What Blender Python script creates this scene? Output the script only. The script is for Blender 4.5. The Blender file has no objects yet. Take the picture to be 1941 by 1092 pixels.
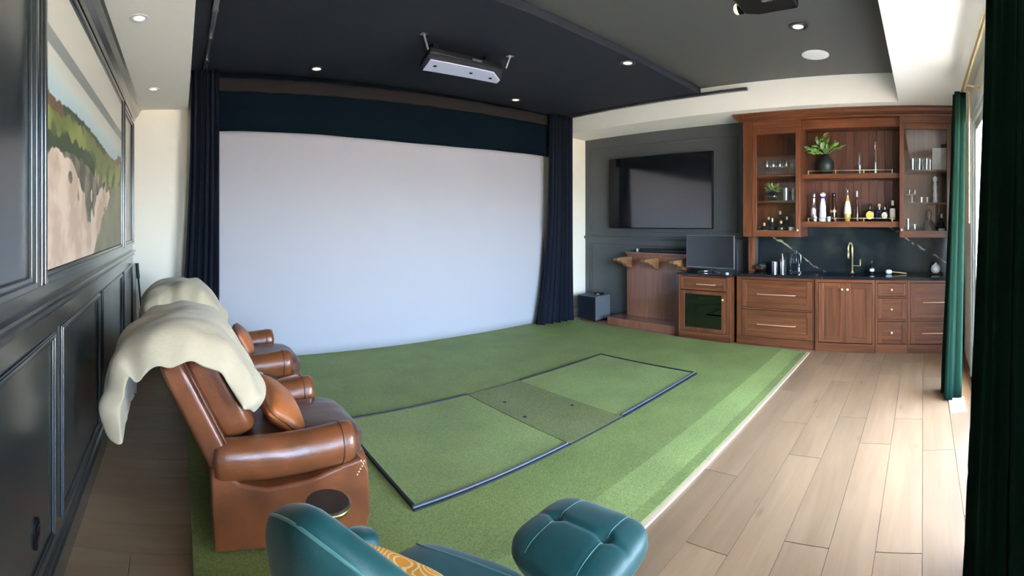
import bpy, bmesh, math, random
from mathutils import Vector, Matrix, noise
PI = math.pi
random.seed(7)
S = bpy.context.scene
C = S.collection

# ------------------------------------------------------------------ camera
# the photograph is a hand-swept cylindrical panorama: 896.4 px per radian, horizon at row 421
F_PX, HORIZON, W_PX, H_PX = 896.4, 421.0, 1941, 1092
cam = bpy.data.cameras.new('camera')
cam.type = 'PANO'
half = W_PX / 2 / F_PX
def set_pano(c):
    c.panorama_type = 'CENTRAL_CYLINDRICAL'
    c.central_cylindrical_range_u_min = -half
    c.central_cylindrical_range_u_max = half
    c.central_cylindrical_range_v_min = -(H_PX - HORIZON) / F_PX
    c.central_cylindrical_range_v_max = HORIZON / F_PX
    c.central_cylindrical_radius = 1.0
try:
    set_pano(cam)
except AttributeError:
    set_pano(cam.cycles)
cam_o = bpy.data.objects.new('camera', cam)
C.objects.link(cam_o)
cam_o.location = (0, 0, 1.56)
cam_o.rotation_euler = (PI / 2, 0, -(W_PX / 2 - 341.2) / F_PX)
S.camera = cam_o

# ------------------------------------------------------------------ view, sky, daylight
S.view_settings.view_transform = 'Standard'
S.view_settings.look = 'None'
S.view_settings.gamma = 1.0
S.view_settings.use_curve_mapping = False
S.view_settings.exposure = 4.15
world = bpy.data.worlds.new('sky')
S.world = world
world.use_nodes = True
wn, wl = world.node_tree.nodes, world.node_tree.links
wn.clear()
w_out = wn.new('ShaderNodeOutputWorld')
w_bg = wn.new('ShaderNodeBackground')
w_sky = wn.new('ShaderNodeTexSky')
w_sky.sky_type = 'NISHITA'
w_sky.sun_disc = False
w_sky.sun_elevation = math.radians(48)
w_sky.sun_rotation = math.radians(20)
w_sky.air_density = 1.0
w_sky.dust_density = 2.0
w_mix = wn.new('ShaderNodeMix'); w_mix.data_type = 'RGBA'; w_mix.inputs['Factor'].default_value = 0.72
wl.new(w_sky.outputs[0], w_mix.inputs['A'])
w_mix.inputs['B'].default_value = (0.62, 0.85, 1.36, 1)          # bright thin overcast veil
wl.new(w_mix.outputs['Result'], w_bg.inputs[0])
wl.new(w_bg.outputs[0], w_out.inputs[0])
w_bg.inputs[1].default_value = 1.6

sun = bpy.data.lights.new('sun', 'SUN')
sun.energy = 10.0; sun.angle = math.radians(1.0); sun.color = (1.0, 0.88, 0.70)
sun_o = bpy.data.objects.new('sun', sun)
C.objects.link(sun_o)
sun_o.location = (0, 8, 8)
sun_o.rotation_euler = Vector((0.55, -0.55, -1.0)).to_track_quat('-Z', 'Y').to_euler()   # high, from behind the house

portal = bpy.data.lights.new('door_portal', 'AREA')
portal.shape = 'RECTANGLE'
portal.size, portal.size_y = 4.2, 2.6
try:
    portal.cycles.is_portal = True
    portal_o = bpy.data.objects.new('door_portal', portal)
    C.objects.link(portal_o)
    portal_o.location = (2.635, -0.63, 1.3)
    portal_o.rotation_euler = (PI / 2, 0, 0)
except AttributeError:
    pass

# ------------------------------------------------------------------ materials
MAT = {}
def new_mat(name):
    m = bpy.data.materials.new(name)
    m.use_nodes = True
    nt = m.node_tree
    return m, nt, nt.nodes['Principled BSDF']
def setp(b, **k):
    for key, v in k.items():
        key = {'spec': 'Specular IOR Level', 'coat': 'Coat Weight', 'coatr': 'Coat Roughness', 'sheen': 'Sheen Weight',
               'rough': 'Roughness', 'metal': 'Metallic', 'trans': 'Transmission Weight', 'ior': 'IOR', 'alpha': 'Alpha',
               'emis': 'Emission Strength', 'sheenr': 'Sheen Roughness'}[key]
        b.inputs[key].default_value = v
def c4(c):
    return (c[0], c[1], c[2], 1)
def srgb(r, g, b):
    f = lambda v: (v / 255 / 12.92) if v / 255 <= 0.04045 else ((v / 255 + 0.055) / 1.055) ** 2.4
    return (f(r), f(g), f(b))
def plain(name, col, rough=0.5, metal=0.0, bump=0.0, bscale=200, var=0.0, vscale=6, **k):
    m, nt, b = new_mat(name)
    b.inputs['Base Color'].default_value = c4(col)
    setp(b, rough=rough, metal=metal, **k)
    if var or bump:
        tc = nt.nodes.new('ShaderNodeTexCoord')
    if var:
        n = nt.nodes.new('ShaderNodeTexNoise'); n.inputs['Scale'].default_value = vscale; n.inputs['Detail'].default_value = 5
        nt.links.new(tc.outputs['Object'], n.inputs['Vector'])
        r = nt.nodes.new('ShaderNodeValToRGB')
        r.color_ramp.elements[0].position = 0.3; r.color_ramp.elements[1].position = 0.7
        r.color_ramp.elements[0].color = c4([x * (1 - var) for x in col])
        r.color_ramp.elements[1].color = c4([min(1, x * (1 + var)) for x in col])
        nt.links.new(n.outputs[0], r.inputs[0]); nt.links.new(r.outputs[0], b.inputs['Base Color'])
    if bump:
        n2 = nt.nodes.new('ShaderNodeTexNoise'); n2.inputs['Scale'].default_value = bscale; n2.inputs['Detail'].default_value = 3
        nt.links.new(tc.outputs['Object'], n2.inputs['Vector'])
        bp = nt.nodes.new('ShaderNodeBump'); bp.inputs['Strength'].default_value = bump; bp.inputs['Distance'].default_value = 0.01
        nt.links.new(n2.outputs[0], bp.inputs['Height']); nt.links.new(bp.outputs[0], b.inputs['Normal'])
    MAT[name] = m
    return m
def wood(name, dark, light, grain='Z', rough=0.4, scale=1.0, per_object=0.0, knots=False, space='Object', coat=0.0, streak=28, cmin=.32, cmax=.68):
    m, nt, b = new_mat(name)
    setp(b, rough=rough, coat=coat)
    N, L = nt.nodes, nt.links
    tc = N.new('ShaderNodeTexCoord')
    if space == 'World':
        geo = N.new('ShaderNodeNewGeometry'); src = geo.outputs['Position']
    else:
        src = tc.outputs['Object']
    oi = N.new('ShaderNodeObjectInfo')
    mul = N.new('ShaderNodeMath'); mul.operation = 'MULTIPLY'; mul.inputs[1].default_value = 37.0 if per_object else 0.0
    L.new(oi.outputs['Random'], mul.inputs[0])
    add = N.new('ShaderNodeVectorMath'); add.operation = 'ADD'
    L.new(src, add.inputs[0]); L.new(mul.outputs[0], add.inputs[1])
    mp = N.new('ShaderNodeMapping')
    sc = {'X': (1.3, streak, streak), 'Y': (streak, 1.3, streak), 'Z': (streak, streak, 1.3)}[grain]
    mp.inputs['Scale'].default_value = [s * scale for s in sc]
    L.new(add.outputs[0], mp.inputs['Vector'])
    n = N.new('ShaderNodeTexNoise'); n.inputs['Scale'].default_value = 1.0; n.inputs['Detail'].default_value = 7; n.inputs['Roughness'].default_value = 0.6
    n.inputs['Distortion'].default_value = 0.7
    L.new(mp.outputs[0], n.inputs['Vector'])
    r = N.new('ShaderNodeValToRGB')
    r.color_ramp.elements[0].position = cmin; r.color_ramp.elements[1].position = cmax
    r.color_ramp.elements[0].color = c4(dark); r.color_ramp.elements[1].color = c4(light)
    L.new(n.outputs[0], r.inputs[0])
    # broad soft tone changes along the boards
    mp2 = N.new('ShaderNodeMapping'); mp2.inputs['Scale'].default_value = [s ** 0.5 * 0.9 for s in sc]
    L.new(add.outputs[0], mp2.inputs['Vector'])
    n2 = N.new('ShaderNodeTexNoise'); n2.inputs['Scale'].default_value = 1.0; n2.inputs['Detail'].default_value = 2
    L.new(mp2.outputs[0], n2.inputs['Vector'])
    hsv = N.new('ShaderNodeHueSaturation')
    L.new(r.outputs[0], hsv.inputs['Color'])
    mr = N.new('ShaderNodeMapRange'); mr.inputs['From Min'].default_value = 0.25; mr.inputs['From Max'].default_value = 0.75
    mr.inputs['To Min'].default_value = 0.86; mr.inputs['To Max'].default_value = 1.12
    L.new(n2.outputs[0], mr.inputs['Value'])
    if per_object:
        mr2 = N.new('ShaderNodeMapRange'); mr2.inputs['To Min'].default_value = 1 - per_object; mr2.inputs['To Max'].default_value = 1 + per_object
        L.new(oi.outputs['Random'], mr2.inputs['Value'])
        mm = N.new('ShaderNodeMath'); mm.operation = 'MULTIPLY'
        L.new(mr.outputs[0], mm.inputs[0]); L.new(mr2.outputs[0], mm.inputs[1])
        L.new(mm.outputs[0], hsv.inputs['Value'])
    else:
        L.new(mr.outputs[0], hsv.inputs['Value'])
    col = hsv.outputs[0]
    if knots:
        mp3 = N.new('ShaderNodeMapping'); mp3.inputs['Scale'].default_value = {'X': (1.5, 4.5, 4.5)}.get(grain, (3, 3, 3))
        L.new(add.outputs[0], mp3.inputs['Vector'])
        v = N.new('ShaderNodeTexVoronoi'); v.inputs['Scale'].default_value = 1.0
        L.new(mp3.outputs[0], v.inputs['Vector'])
        kr = N.new('ShaderNodeMapRange'); kr.inputs['From Min'].default_value = 0.02; kr.inputs['From Max'].default_value = 0.1
        kr.inputs['To Min'].default_value = 0.45; kr.inputs['To Max'].default_value = 0.0
        L.new(v.outputs['Distance'], kr.inputs['Value'])
        mix = N.new('ShaderNodeMix'); mix.data_type = 'RGBA'
        L.new(kr.outputs[0], mix.inputs['Factor']); L.new(col, mix.inputs['A']); mix.inputs['B'].default_value = c4([x * 0.35 for x in dark])
        col = mix.outputs['Result']
    L.new(col, b.inputs['Base Color'])
    bp = N.new('ShaderNodeBump'); bp.inputs['Strength'].default_value = 0.08; bp.inputs['Distance'].default_value = 0.004
    L.new(n.outputs[0], bp.inputs['Height']); L.new(bp.outputs[0], b.inputs['Normal'])
    MAT[name] = m
    return m
def glass(name, tint=(1, 1, 1), refl=0.08, rough=0.0):
    """thin see-through pane or vessel: transparent with a fresnel sheen, so daylight passes without caustics"""
    m = bpy.data.materials.new(name); m.use_nodes = True
    nt = m.node_tree; nt.nodes.clear()
    o = nt.nodes.new('ShaderNodeOutputMaterial'); t = nt.nodes.new('ShaderNodeBsdfTransparent'); g = nt.nodes.new('ShaderNodeBsdfGlossy')
    lw = nt.nodes.new('ShaderNodeLayerWeight'); lw.inputs['Blend'].default_value = 0.5
    pw = nt.nodes.new('ShaderNodeMath'); pw.operation = 'POWER'; pw.inputs[1].default_value = 5.0
    f = nt.nodes.new('ShaderNodeMath'); f.operation = 'MULTIPLY'; f.inputs[1].default_value = 0.7
    nt.links.new(lw.outputs['Facing'], pw.inputs[0]); nt.links.new(pw.outputs[0], f.inputs[0])
    a = nt.nodes.new('ShaderNodeMath'); a.operation = 'ADD'; a.inputs[1].default_value = 0.035 + refl; a.use_clamp = True
    mx = nt.nodes.new('ShaderNodeMixShader')
    t.inputs[0].default_value = c4(tint); g.inputs['Roughness'].default_value = rough; g.inputs[0].default_value = (1, 1, 1, 1)
    nt.links.new(f.outputs[0], a.inputs[0]); nt.links.new(a.outputs[0], mx.inputs[0])
    nt.links.new(t.outputs[0], mx.inputs[1]); nt.links.new(g.outputs[0], mx.inputs[2]); nt.links.new(mx.outputs[0], o.inputs[0])
    MAT[name] = m
    return m
def emit(name, col, strength):
    m, nt, b = new_mat(name)
    b.inputs['Base Color'].default_value = c4(col)
    b.inputs['Emission Color'].default_value = c4(col); b.inputs['Emission Strength'].default_value = strength
    MAT[name] = m
    return m

plain('cream_paint', (0.86, 0.80, 0.67), 0.7, bump=0.03, bscale=300)
plain('ceiling_white', (0.93, 0.90, 0.83), 0.75)
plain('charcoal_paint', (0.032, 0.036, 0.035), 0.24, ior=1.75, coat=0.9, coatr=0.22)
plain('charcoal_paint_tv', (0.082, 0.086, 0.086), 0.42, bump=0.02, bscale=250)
plain('ceiling_grey', (0.085, 0.088, 0.082), 0.5)
plain('canopy_black', (0.022, 0.026, 0.036), 0.8, bump=0.05, bscale=350, spec=0.2)
plain('black_fabric', (0.0090, 0.0110, 0.0190), 0.85, bump=0.1, bscale=500, spec=0.1)
plain('valance_fabric', (0.0035, 0.0080, 0.0130), 0.9, bump=0.1, bscale=500, spec=0.05)
plain('brown_black_fabric', (0.022, 0.018, 0.017), 0.85, bump=0.1, bscale=300, spec=0.1)
plain('screen_white', (0.39, 0.378, 0.405), 0.85, bump=0.03, bscale=700)
plain('white_gloss', (0.85, 0.85, 0.85), 0.35)
plain('white_paint', (0.82, 0.82, 0.82), 0.45)
plain('black_plastic', (0.006, 0.006, 0.007), 0.4, spec=0.3)
plain('black_gloss', (0.006, 0.006, 0.008), 0.06, spec=0.6)
plain('tv_glass', (0.010, 0.010, 0.012), 0.10, ior=2.35)
plain('monitor_black', (0.016, 0.015, 0.018), 0.22, ior=2.0)
plain('silver', (0.50, 0.50, 0.52), 0.28, 1.0)
plain('dark_steel', (0.18, 0.18, 0.19), 0.35, 1.0)
plain('brass', (0.83, 0.58, 0.26), 0.28, 1.0)
plain('soft_gold', (0.85, 0.66, 0.36), 0.3, 0.75)
plain('copper_pull', (0.90, 0.62, 0.42), 0.32, 0.55)
plain('lavender_plate', (0.66, 0.70, 0.92), 0.5)
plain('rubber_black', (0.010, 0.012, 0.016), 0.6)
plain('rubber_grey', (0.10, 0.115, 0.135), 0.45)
plain('duvet', (0.48, 0.39, 0.26), 0.85, bump=0.25, bscale=35, var=0.08, vscale=5, sheen=0.2)
plain('leather', (0.19, 0.055, 0.018), 0.32, bump=0.12, bscale=90, var=0.32, vscale=5, coat=0.3, coatr=0.25)
plain('leather_seat', (0.10, 0.042, 0.028), 0.30, bump=0.14, bscale=60, var=0.25, vscale=6, coat=0.2, coatr=0.25)
plain('leather_tan', (0.45, 0.13, 0.035), 0.40, bump=0.1, bscale=90, var=0.2, vscale=7)
plain('green_velvet', (0.003, 0.056, 0.056), 0.5, bump=0.08, bscale=300, var=0.2, vscale=8, sheen=0.22, sheenr=0.35)
plain('green_piping', (0.03, 0.14, 0.12), 0.5, sheen=0.4)
plain('curtain_green', (0.004, 0.019, 0.011), 0.8, bump=0.06, bscale=400, spec=0.08)
plain('dark_table', (0.035, 0.024, 0.018), 0.4, var=0.3, vscale=12)
plain('grey_metal_table', (0.05, 0.045, 0.05), 0.35)
plain('counter_black', (0.012, 0.014, 0.017), 0.12)
plain('leaf_green', (0.10, 0.26, 0.04), 0.5, var=0.35, vscale=14)
plain('leaf_pale', (0.30, 0.42, 0.22), 0.55, var=0.3, vscale=14)
plain('leaf_bright', (0.16, 0.34, 0.05), 0.5, var=0.35, vscale=20)
plain('vase_dark', (0.020, 0.026, 0.024), 0.45, var=0.3, vscale=20)
plain('vase_gloss', (0.012, 0.010, 0.012), 0.12)
plain('white_ceramic', (0.78, 0.80, 0.80), 0.3)
plain('blue_glaze', (0.03, 0.02, 0.30), 0.3)
plain('label_white', (0.80, 0.78, 0.70), 0.6)
plain('label_yellow', (0.72, 0.55, 0.10), 0.5)
plain('label_cream', (0.62, 0.60, 0.42), 0.6, var=0.5, vscale=60)
plain('label_tan', (0.55, 0.40, 0.22), 0.6)
plain('amber_liquor', (0.50, 0.22, 0.03), 0.1, coat=0.5)
plain('gold_liquor', (0.62, 0.42, 0.08), 0.08, coat=0.6)
plain('dark_bottle', (0.012, 0.008, 0.006), 0.08, coat=0.5)
plain('brown_bottle', (0.045, 0.014, 0.006), 0.08, coat=0.5)
plain('navy_bottle', (0.006, 0.014, 0.03), 0.08, coat=0.5)
plain('cork_tan', (0.62, 0.42, 0.24), 0.6)
plain('patio', (0.50, 0.41, 0.31), 0.8, var=0.1, vscale=2)
plain('device_grey', (0.10, 0.105, 0.115), 0.55)
plain('sub_front', (0.010, 0.012, 0.020), 0.5)
plain('book_cream', (0.45, 0.36, 0.20), 0.6)
plain('interior_wall', (0.10, 0.05, 0.03), 0.6)
wood('bar_wood', (0.090, 0.027, 0.010), (0.205, 0.066, 0.025), 'Z', 0.38, 1.2, per_object=0.10, coat=0.15)
wood('bar_wood_h', (0.090, 0.027, 0.010), (0.205, 0.066, 0.025), 'Y', 0.38, 1.2, per_object=0.10, coat=0.15)
wood('bar_back', (0.075, 0.026, 0.014), (0.140, 0.050, 0.027), 'Z', 0.5, 1.2, per_object=0.18)
wood('rack_wood', (0.20, 0.078, 0.045), (0.29, 0.118, 0.070), 'Z', 0.25, 0.9, coat=0.6)
wood('corbel_wood', (0.22, 0.10, 0.045), (0.32, 0.15, 0.07), 'X', 0.4, 1.0)
wood('oak_plank', (0.255, 0.155, 0.083), (0.35, 0.225, 0.130), 'X', 0.42, 1.0, per_object=0.09, knots=True, space='World', streak=16, cmin=.2, cmax=.8)
wood('trim_oak', (0.55, 0.38, 0.25), (0.66, 0.48, 0.34), 'X', 0.5, 1.0)
glass('clear_pane', (0.96, 0.98, 0.97), 0.0)
glass('cabinet_pane', (0.96, 0.96, 0.95), 0.015)
glass('dark_pane', (0.25, 0.30, 0.30), 0.06)
glass('drink_glass', (0.93, 0.94, 0.94), 0.26, 0.05)
emit('lamp_lens', (1.0, 0.93, 0.82), 0.05)
emit('lens_glow', (0.95, 0.95, 0.25), 0.25)

def turf_mat(name, dark, light, scale=1.0, patch=0.12):
    m, nt, b = new_mat(name)
    N, L = nt.nodes, nt.links
    setp(b, rough=0.62, spec=0.45)
    geo = N.new('ShaderNodeNewGeometry')
    n = N.new('ShaderNodeTexNoise'); n.inputs['Scale'].default_value = 95 * scale; n.inputs['Detail'].default_value = 4; n.inputs['Roughness'].default_value = 0.7
    L.new(geo.outputs['Position'], n.inputs['Vector'])
    r = N.new('ShaderNodeValToRGB'); r.color_ramp.elements[0].position = 0.3; r.color_ramp.elements[1].position = 0.7
    r.color_ramp.elements[0].color = c4(dark); r.color_ramp.elements[1].color = c4(light)
    L.new(n.outputs[0], r.inputs[0])
    n3 = N.new('ShaderNodeTexNoise'); n3.inputs['Scale'].default_value = 2.2; n3.inputs['Detail'].default_value = 3
    L.new(geo.outputs['Position'], n3.inputs['Vector'])
    mr = N.new('ShaderNodeMapRange'); mr.inputs['From Min'].default_value = 0.3; mr.inputs['From Max'].default_value = 0.7
    mr.inputs['To Min'].default_value = 1 - patch; mr.inputs['To Max'].default_value = 1 + patch
    L.new(n3.outputs[0], mr.inputs['Value'])
    h = N.new('ShaderNodeHueSaturation'); L.new(r.outputs[0], h.inputs['Color']); L.new(mr.outputs[0], h.inputs['Value'])
    L.new(h.outputs[0], b.inputs['Base Color'])
    n2 = N.new('ShaderNodeTexNoise'); n2.inputs['Scale'].default_value = 260 * scale; n2.inputs['Detail'].default_value = 2
    L.new(geo.outputs['Position'], n2.inputs['Vector'])
    bp = N.new('ShaderNodeBump'); bp.inputs['Strength'].default_value = 0.5; bp.inputs['Distance'].default_value = 0.010
    L.new(n2.outputs[0], bp.inputs['Height']); L.new(bp.outputs[0], b.inputs['Normal'])
    MAT[name] = m
turf_mat('turf', (0.130, 0.168, 0.040), (0.310, 0.370, 0.118))
turf_mat('mat_turf', (0.155, 0.195, 0.052), (0.360, 0.420, 0.150), 1.2)
turf_mat('strip_turf', (0.110, 0.125, 0.036), (0.270, 0.280, 0.115), 0.7)

def marble():
    m, nt, b = new_mat('black_marble')
    N, L = nt.nodes, nt.links
    setp(b, rough=0.12)
    geo = N.new('ShaderNodeNewGeometry'); sp = N.new('ShaderNodeSeparateXYZ')
    n = N.new('ShaderNodeTexNoise'); n.inputs['Scale'].default_value = 5.0; n.inputs['Detail'].default_value = 6
    L.new(geo.outputs['Position'], n.inputs['Vector']); L.new(geo.outputs['Position'], sp.inputs[0])
    def op(o, a, v, c=None):
        k = N.new('ShaderNodeMath'); k.operation = o
        for idx, q in enumerate((a, v, c)):
            if q is None: continue
            if isinstance(q, (int, float)): k.inputs[idx].default_value = q
            else: L.new(q, k.inputs[idx])
        return k.outputs[0]
    # repeating diagonal vein planes, bent by noise
    t = op('ADD', op('MULTIPLY', sp.outputs['Y'], -.62), sp.outputs['Z'])
    t = op('ADD', t, op('MULTIPLY', n.outputs[0], .16))
    t = op('ADD', op('MULTIPLY', t, .9), .33)
    d = op('ABSOLUTE', op('SUBTRACT', op('FRACT', t, 0), .5), 0)
    n2 = N.new('ShaderNodeTexNoise'); n2.inputs['Scale'].default_value = 9.0; L.new(geo.outputs['Position'], n2.inputs['Vector'])
    mr = N.new('ShaderNodeMapRange'); mr.inputs['From Min'].default_value = .014; mr.inputs['From Max'].default_value = .004; L.new(d, mr.inputs['Value'])
    mk = N.new('ShaderNodeMapRange'); mk.inputs['From Min'].default_value = .45; mk.inputs['From Max'].default_value = .58; L.new(n2.outputs[0], mk.inputs['Value'])
    v = op('MULTIPLY', mr.outputs[0], mk.outputs[0])
    n3 = N.new('ShaderNodeTexNoise'); n3.inputs['Scale'].default_value = 2.6; n3.inputs['Detail'].default_value = 3; L.new(geo.outputs['Position'], n3.inputs['Vector'])
    cr = N.new('ShaderNodeValToRGB'); cr.color_ramp.elements[0].position = .5; cr.color_ramp.elements[1].position = .72
    cr.color_ramp.elements[0].color = (.014, .021, .025, 1); cr.color_ramp.elements[1].color = (.045, .052, .046, 1)
    L.new(n3.outputs[0], cr.inputs[0])
    mix = N.new('ShaderNodeMix'); mix.data_type = 'RGBA'; L.new(v, mix.inputs['Factor']); L.new(cr.outputs[0], mix.inputs['A']); mix.inputs['B'].default_value = (.42, .36, .25, 1)
    L.new(mix.outputs['Result'], b.inputs['Base Color'])
    MAT['black_marble'] = m
marble()

def pattern_mat():
    m, nt, b = new_mat('orange_print')
    N, L = nt.nodes, nt.links
    setp(b, rough=0.8)
    tc = N.new('ShaderNodeTexCoord')
    v = N.new('ShaderNodeTexVoronoi'); v.inputs['Scale'].default_value = 9; L.new(tc.outputs['Object'], v.inputs['Vector'])
    w = N.new('ShaderNodeMath'); w.operation = 'MULTIPLY'; w.inputs[1].default_value = 60; L.new(v.outputs['Distance'], w.inputs[0])
    sn = N.new('ShaderNodeMath'); sn.operation = 'SINE'; L.new(w.outputs[0], sn.inputs[0])
    r = N.new('ShaderNodeValToRGB'); r.color_ramp.elements[0].position = 0.45; r.color_ramp.elements[1].position = 0.75
    r.color_ramp.elements[0].color = (0.78, 0.30, 0.03, 1); r.color_ramp.elements[1].color = (0.86, 0.62, 0.30, 1)
    L.new(sn.outputs[0], r.inputs[0]); L.new(r.outputs[0], b.inputs['Base Color'])
    MAT['orange_print'] = m
pattern_mat()

def attr_mat(name, rough=0.35):
    m, nt, b = new_mat(name)
    setp(b, rough=rough)
    a = nt.nodes.new('ShaderNodeVertexColor'); a.layer_name = 'paint'
    nt.links.new(a.outputs[0], b.inputs['Base Color'])
    MAT[name] = m
attr_mat('painted_canvas', 0.38)

# ------------------------------------------------------------------ mesh helpers
class MB:
    def __init__(self):
        self.v, self.f = [], []
    def box(self, x0, x1, y0, y1, z0, z1):
        i = len(self.v)
        self.v += [(x0, y0, z0), (x1, y0, z0), (x1, y1, z0), (x0, y1, z0), (x0, y0, z1), (x1, y0, z1), (x1, y1, z1), (x0, y1, z1)]
        self.f += [tuple(i + k for k in q) for q in ((0, 3, 2, 1), (4, 5, 6, 7), (0, 1, 5, 4), (1, 2, 6, 5), (2, 3, 7, 6), (3, 0, 4, 7))]
        return self
    def prism(self, poly, axis, a, b):
        """poly: 2-D outline in the two remaining axes (in xyz order), extruded along axis from a to b"""
        i, n = len(self.v), len(poly)
        for t in (a, b):
            for p, q in poly:
                self.v.append({'X': (t, p, q), 'Y': (p, t, q), 'Z': (p, q, t)}[axis])
        self.f += [tuple(i + k for k in range(n)), tuple(i + n + k for k in reversed(range(n)))]
        self.f += [(i + k, i + n + k, i + n + (k + 1) % n, i + (k + 1) % n) for k in range(n)]
        return self
    def lathe(self, prof, cx=0, cy=0, cz=0, seg=24):
        i = len(self.v)
        for r, z in prof:
            for k in range(seg):
                t = 2 * PI * k / seg
                self.v.append((cx + r * math.cos(t), cy + r * math.sin(t), cz + z))
        for j in range(len(prof) - 1):
            for k in range(seg):
                a, b = i + j * seg + k, i + j * seg + (k + 1) % seg
                self.f.append((a, b, b + seg, a + seg))
        self.f.append(tuple(i + k for k in reversed(range(seg))))
        self.f.append(tuple(i + (len(prof) - 1) * seg + k for k in range(seg)))
        return self
    def tube(self, pts, rad, seg=10, rads=None):
        i, n = len(self.v), len(pts)
        pts = [Vector(p) for p in pts]
        up = None
        for j, p in enumerate(pts):
            d = (pts[min(j + 1, n - 1)] - pts[max(j - 1, 0)]).normalized()
            if up is None:
                up = Vector((0, 0, 1)) if abs(d.z) < 0.9 else Vector((1, 0, 0))
            s = d.cross(up).normalized(); u = s.cross(d).normalized(); up = u
            rr = rads[j] if rads else rad
            for k in range(seg):
                t = 2 * PI * k / seg
                self.v.append(tuple(p + s * (rr * math.cos(t)) + u * (rr * math.sin(t))))
        for j in range(n - 1):
            for k in range(seg):
                a, b = i + j * seg + k, i + j * seg + (k + 1) % seg
                self.f.append((a, b, b + seg, a + seg))
        self.f.append(tuple(i + k for k in reversed(range(seg))))
        self.f.append(tuple(i + (n - 1) * seg + k for k in range(seg)))
        return self
    def grid(self, fn, nu, nv, close_u=False):
        i = len(self.v)
        for b in range(nv + 1):
            for a in range(nu + (0 if close_u else 1)):
                self.v.append(tuple(fn(a / nu, b / nv)))
        w = nu if close_u else nu + 1
        for b in range(nv):
            for a in range(nu):
                a2 = (a + 1) % w
                self.f.append((i + b * w + a, i + b * w + a2, i + (b + 1) * w + a2, i + (b + 1) * w + a))
        return self
    def round_box(self, size, e=4.0, n=8, center=(0, 0, 0), rot=None, fn=None):
        """superellipsoid cushion; fn may push a unit-space point around"""
        i = len(self.v)
        bm = bmesh.new(); bmesh.ops.create_cube(bm, size=2.0)
        bmesh.ops.subdivide_edges(bm, edges=bm.edges[:], cuts=n, use_grid_fill=True)
        bm.verts.ensure_lookup_table()
        for v in bm.verts:
            p = v.co
            d = (abs(p.x) ** e + abs(p.y) ** e + abs(p.z) ** e) ** (1 / e)
            q = p / d
            if fn:
                q = fn(q)
            q = Vector((q.x * size[0] / 2, q.y * size[1] / 2, q.z * size[2] / 2))
            if rot is not None:
                q = rot @ q
            self.v.append(tuple(q + Vector(center)))
        for f in bm.faces:
            self.f.append(tuple(i + v.index for v in f.verts))
        bm.free()
        return self
    def mesh(self, name, mat, smooth=False):
        me = bpy.data.meshes.new(name)
        me.from_pydata(self.v, [], self.f); me.update()
        bm = bmesh.new(); bm.from_mesh(me)
        bmesh.ops.recalc_face_normals(bm, faces=bm.faces[:]); bm.to_mesh(me); bm.free()
        if mat:
            me.materials.append(MAT[mat])
        if smooth:
            for p in me.polygons: p.use_smooth = True
        return me
    def build(self, name, mat, parent=None, smooth=False, bevel=0, seg=2, local=False, solid=0, sub=0, angle=None):
        o = bpy.data.objects.new(name, self.mesh(name, mat, smooth))
        C.objects.link(o)
        if parent is not None:
            o.parent = parent
            if not local:
                o.location = -wloc(parent)
        if solid:
            m = o.modifiers.new('thick', 'SOLIDIFY'); m.thickness = solid; m.offset = 0
        if bevel:
            m = o.modifiers.new('bevel', 'BEVEL'); m.width = bevel; m.segments = seg; m.limit_method = 'ANGLE'; m.angle_limit = math.radians(35)
        if sub:
            m = o.modifiers.new('sub', 'SUBSURF'); m.levels = sub; m.render_levels = sub
        if angle:
            for p in o.data.polygons: p.use_smooth = True
            o.data.set_sharp_from_angle(angle=math.radians(angle))
        return o
def wloc(o):
    """sum of locations up the tree (unrotated trees only)"""
    v = Vector((0, 0, 0))
    while o is not None:
        v += o.location; o = o.parent
    return v
def tag(o, label, cat, group=None):
    o['label'] = label; o['category'] = cat
    if group: o['group'] = group
    return o
def thing(name, label, cat, loc=(0, 0, 0), group=None):
    o = bpy.data.objects.new(name, None); C.objects.link(o)
    o.location = loc; o.empty_display_size = 0.1
    return tag(o, label, cat, group)
def struct(o):
    o['kind'] = 'structure'
    return o
def box(name, mat, x0, x1, y0, y1, z0, z1, parent=None, bevel=0, **k):
    return MB().box(x0, x1, y0, y1, z0, z1).build(name, mat, parent, bevel=bevel, **k)
def dup(root, loc, label):
    r = root.copy(); C.objects.link(r); r.location = loc; r['label'] = label
    for ch in root.children:
        c = ch.copy(); C.objects.link(c); c.parent = r
        for g in ch.children:
            d = g.copy(); C.objects.link(d); d.parent = c
    return r

# ------------------------------------------------------------------ room shell
XL, XR, YB, YF = -0.53, 6.12, 5.30, -0.50      # left, bar/TV wall, screen wall, patio-door wall
Z_LEFT, Z_BAR, Z_TRAY, Z_CAN = 2.82, 2.95, 3.29, 3.21
X_SOF, Y_SOF, X_TRAY0 = 5.46, 0.28, 0.09

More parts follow.
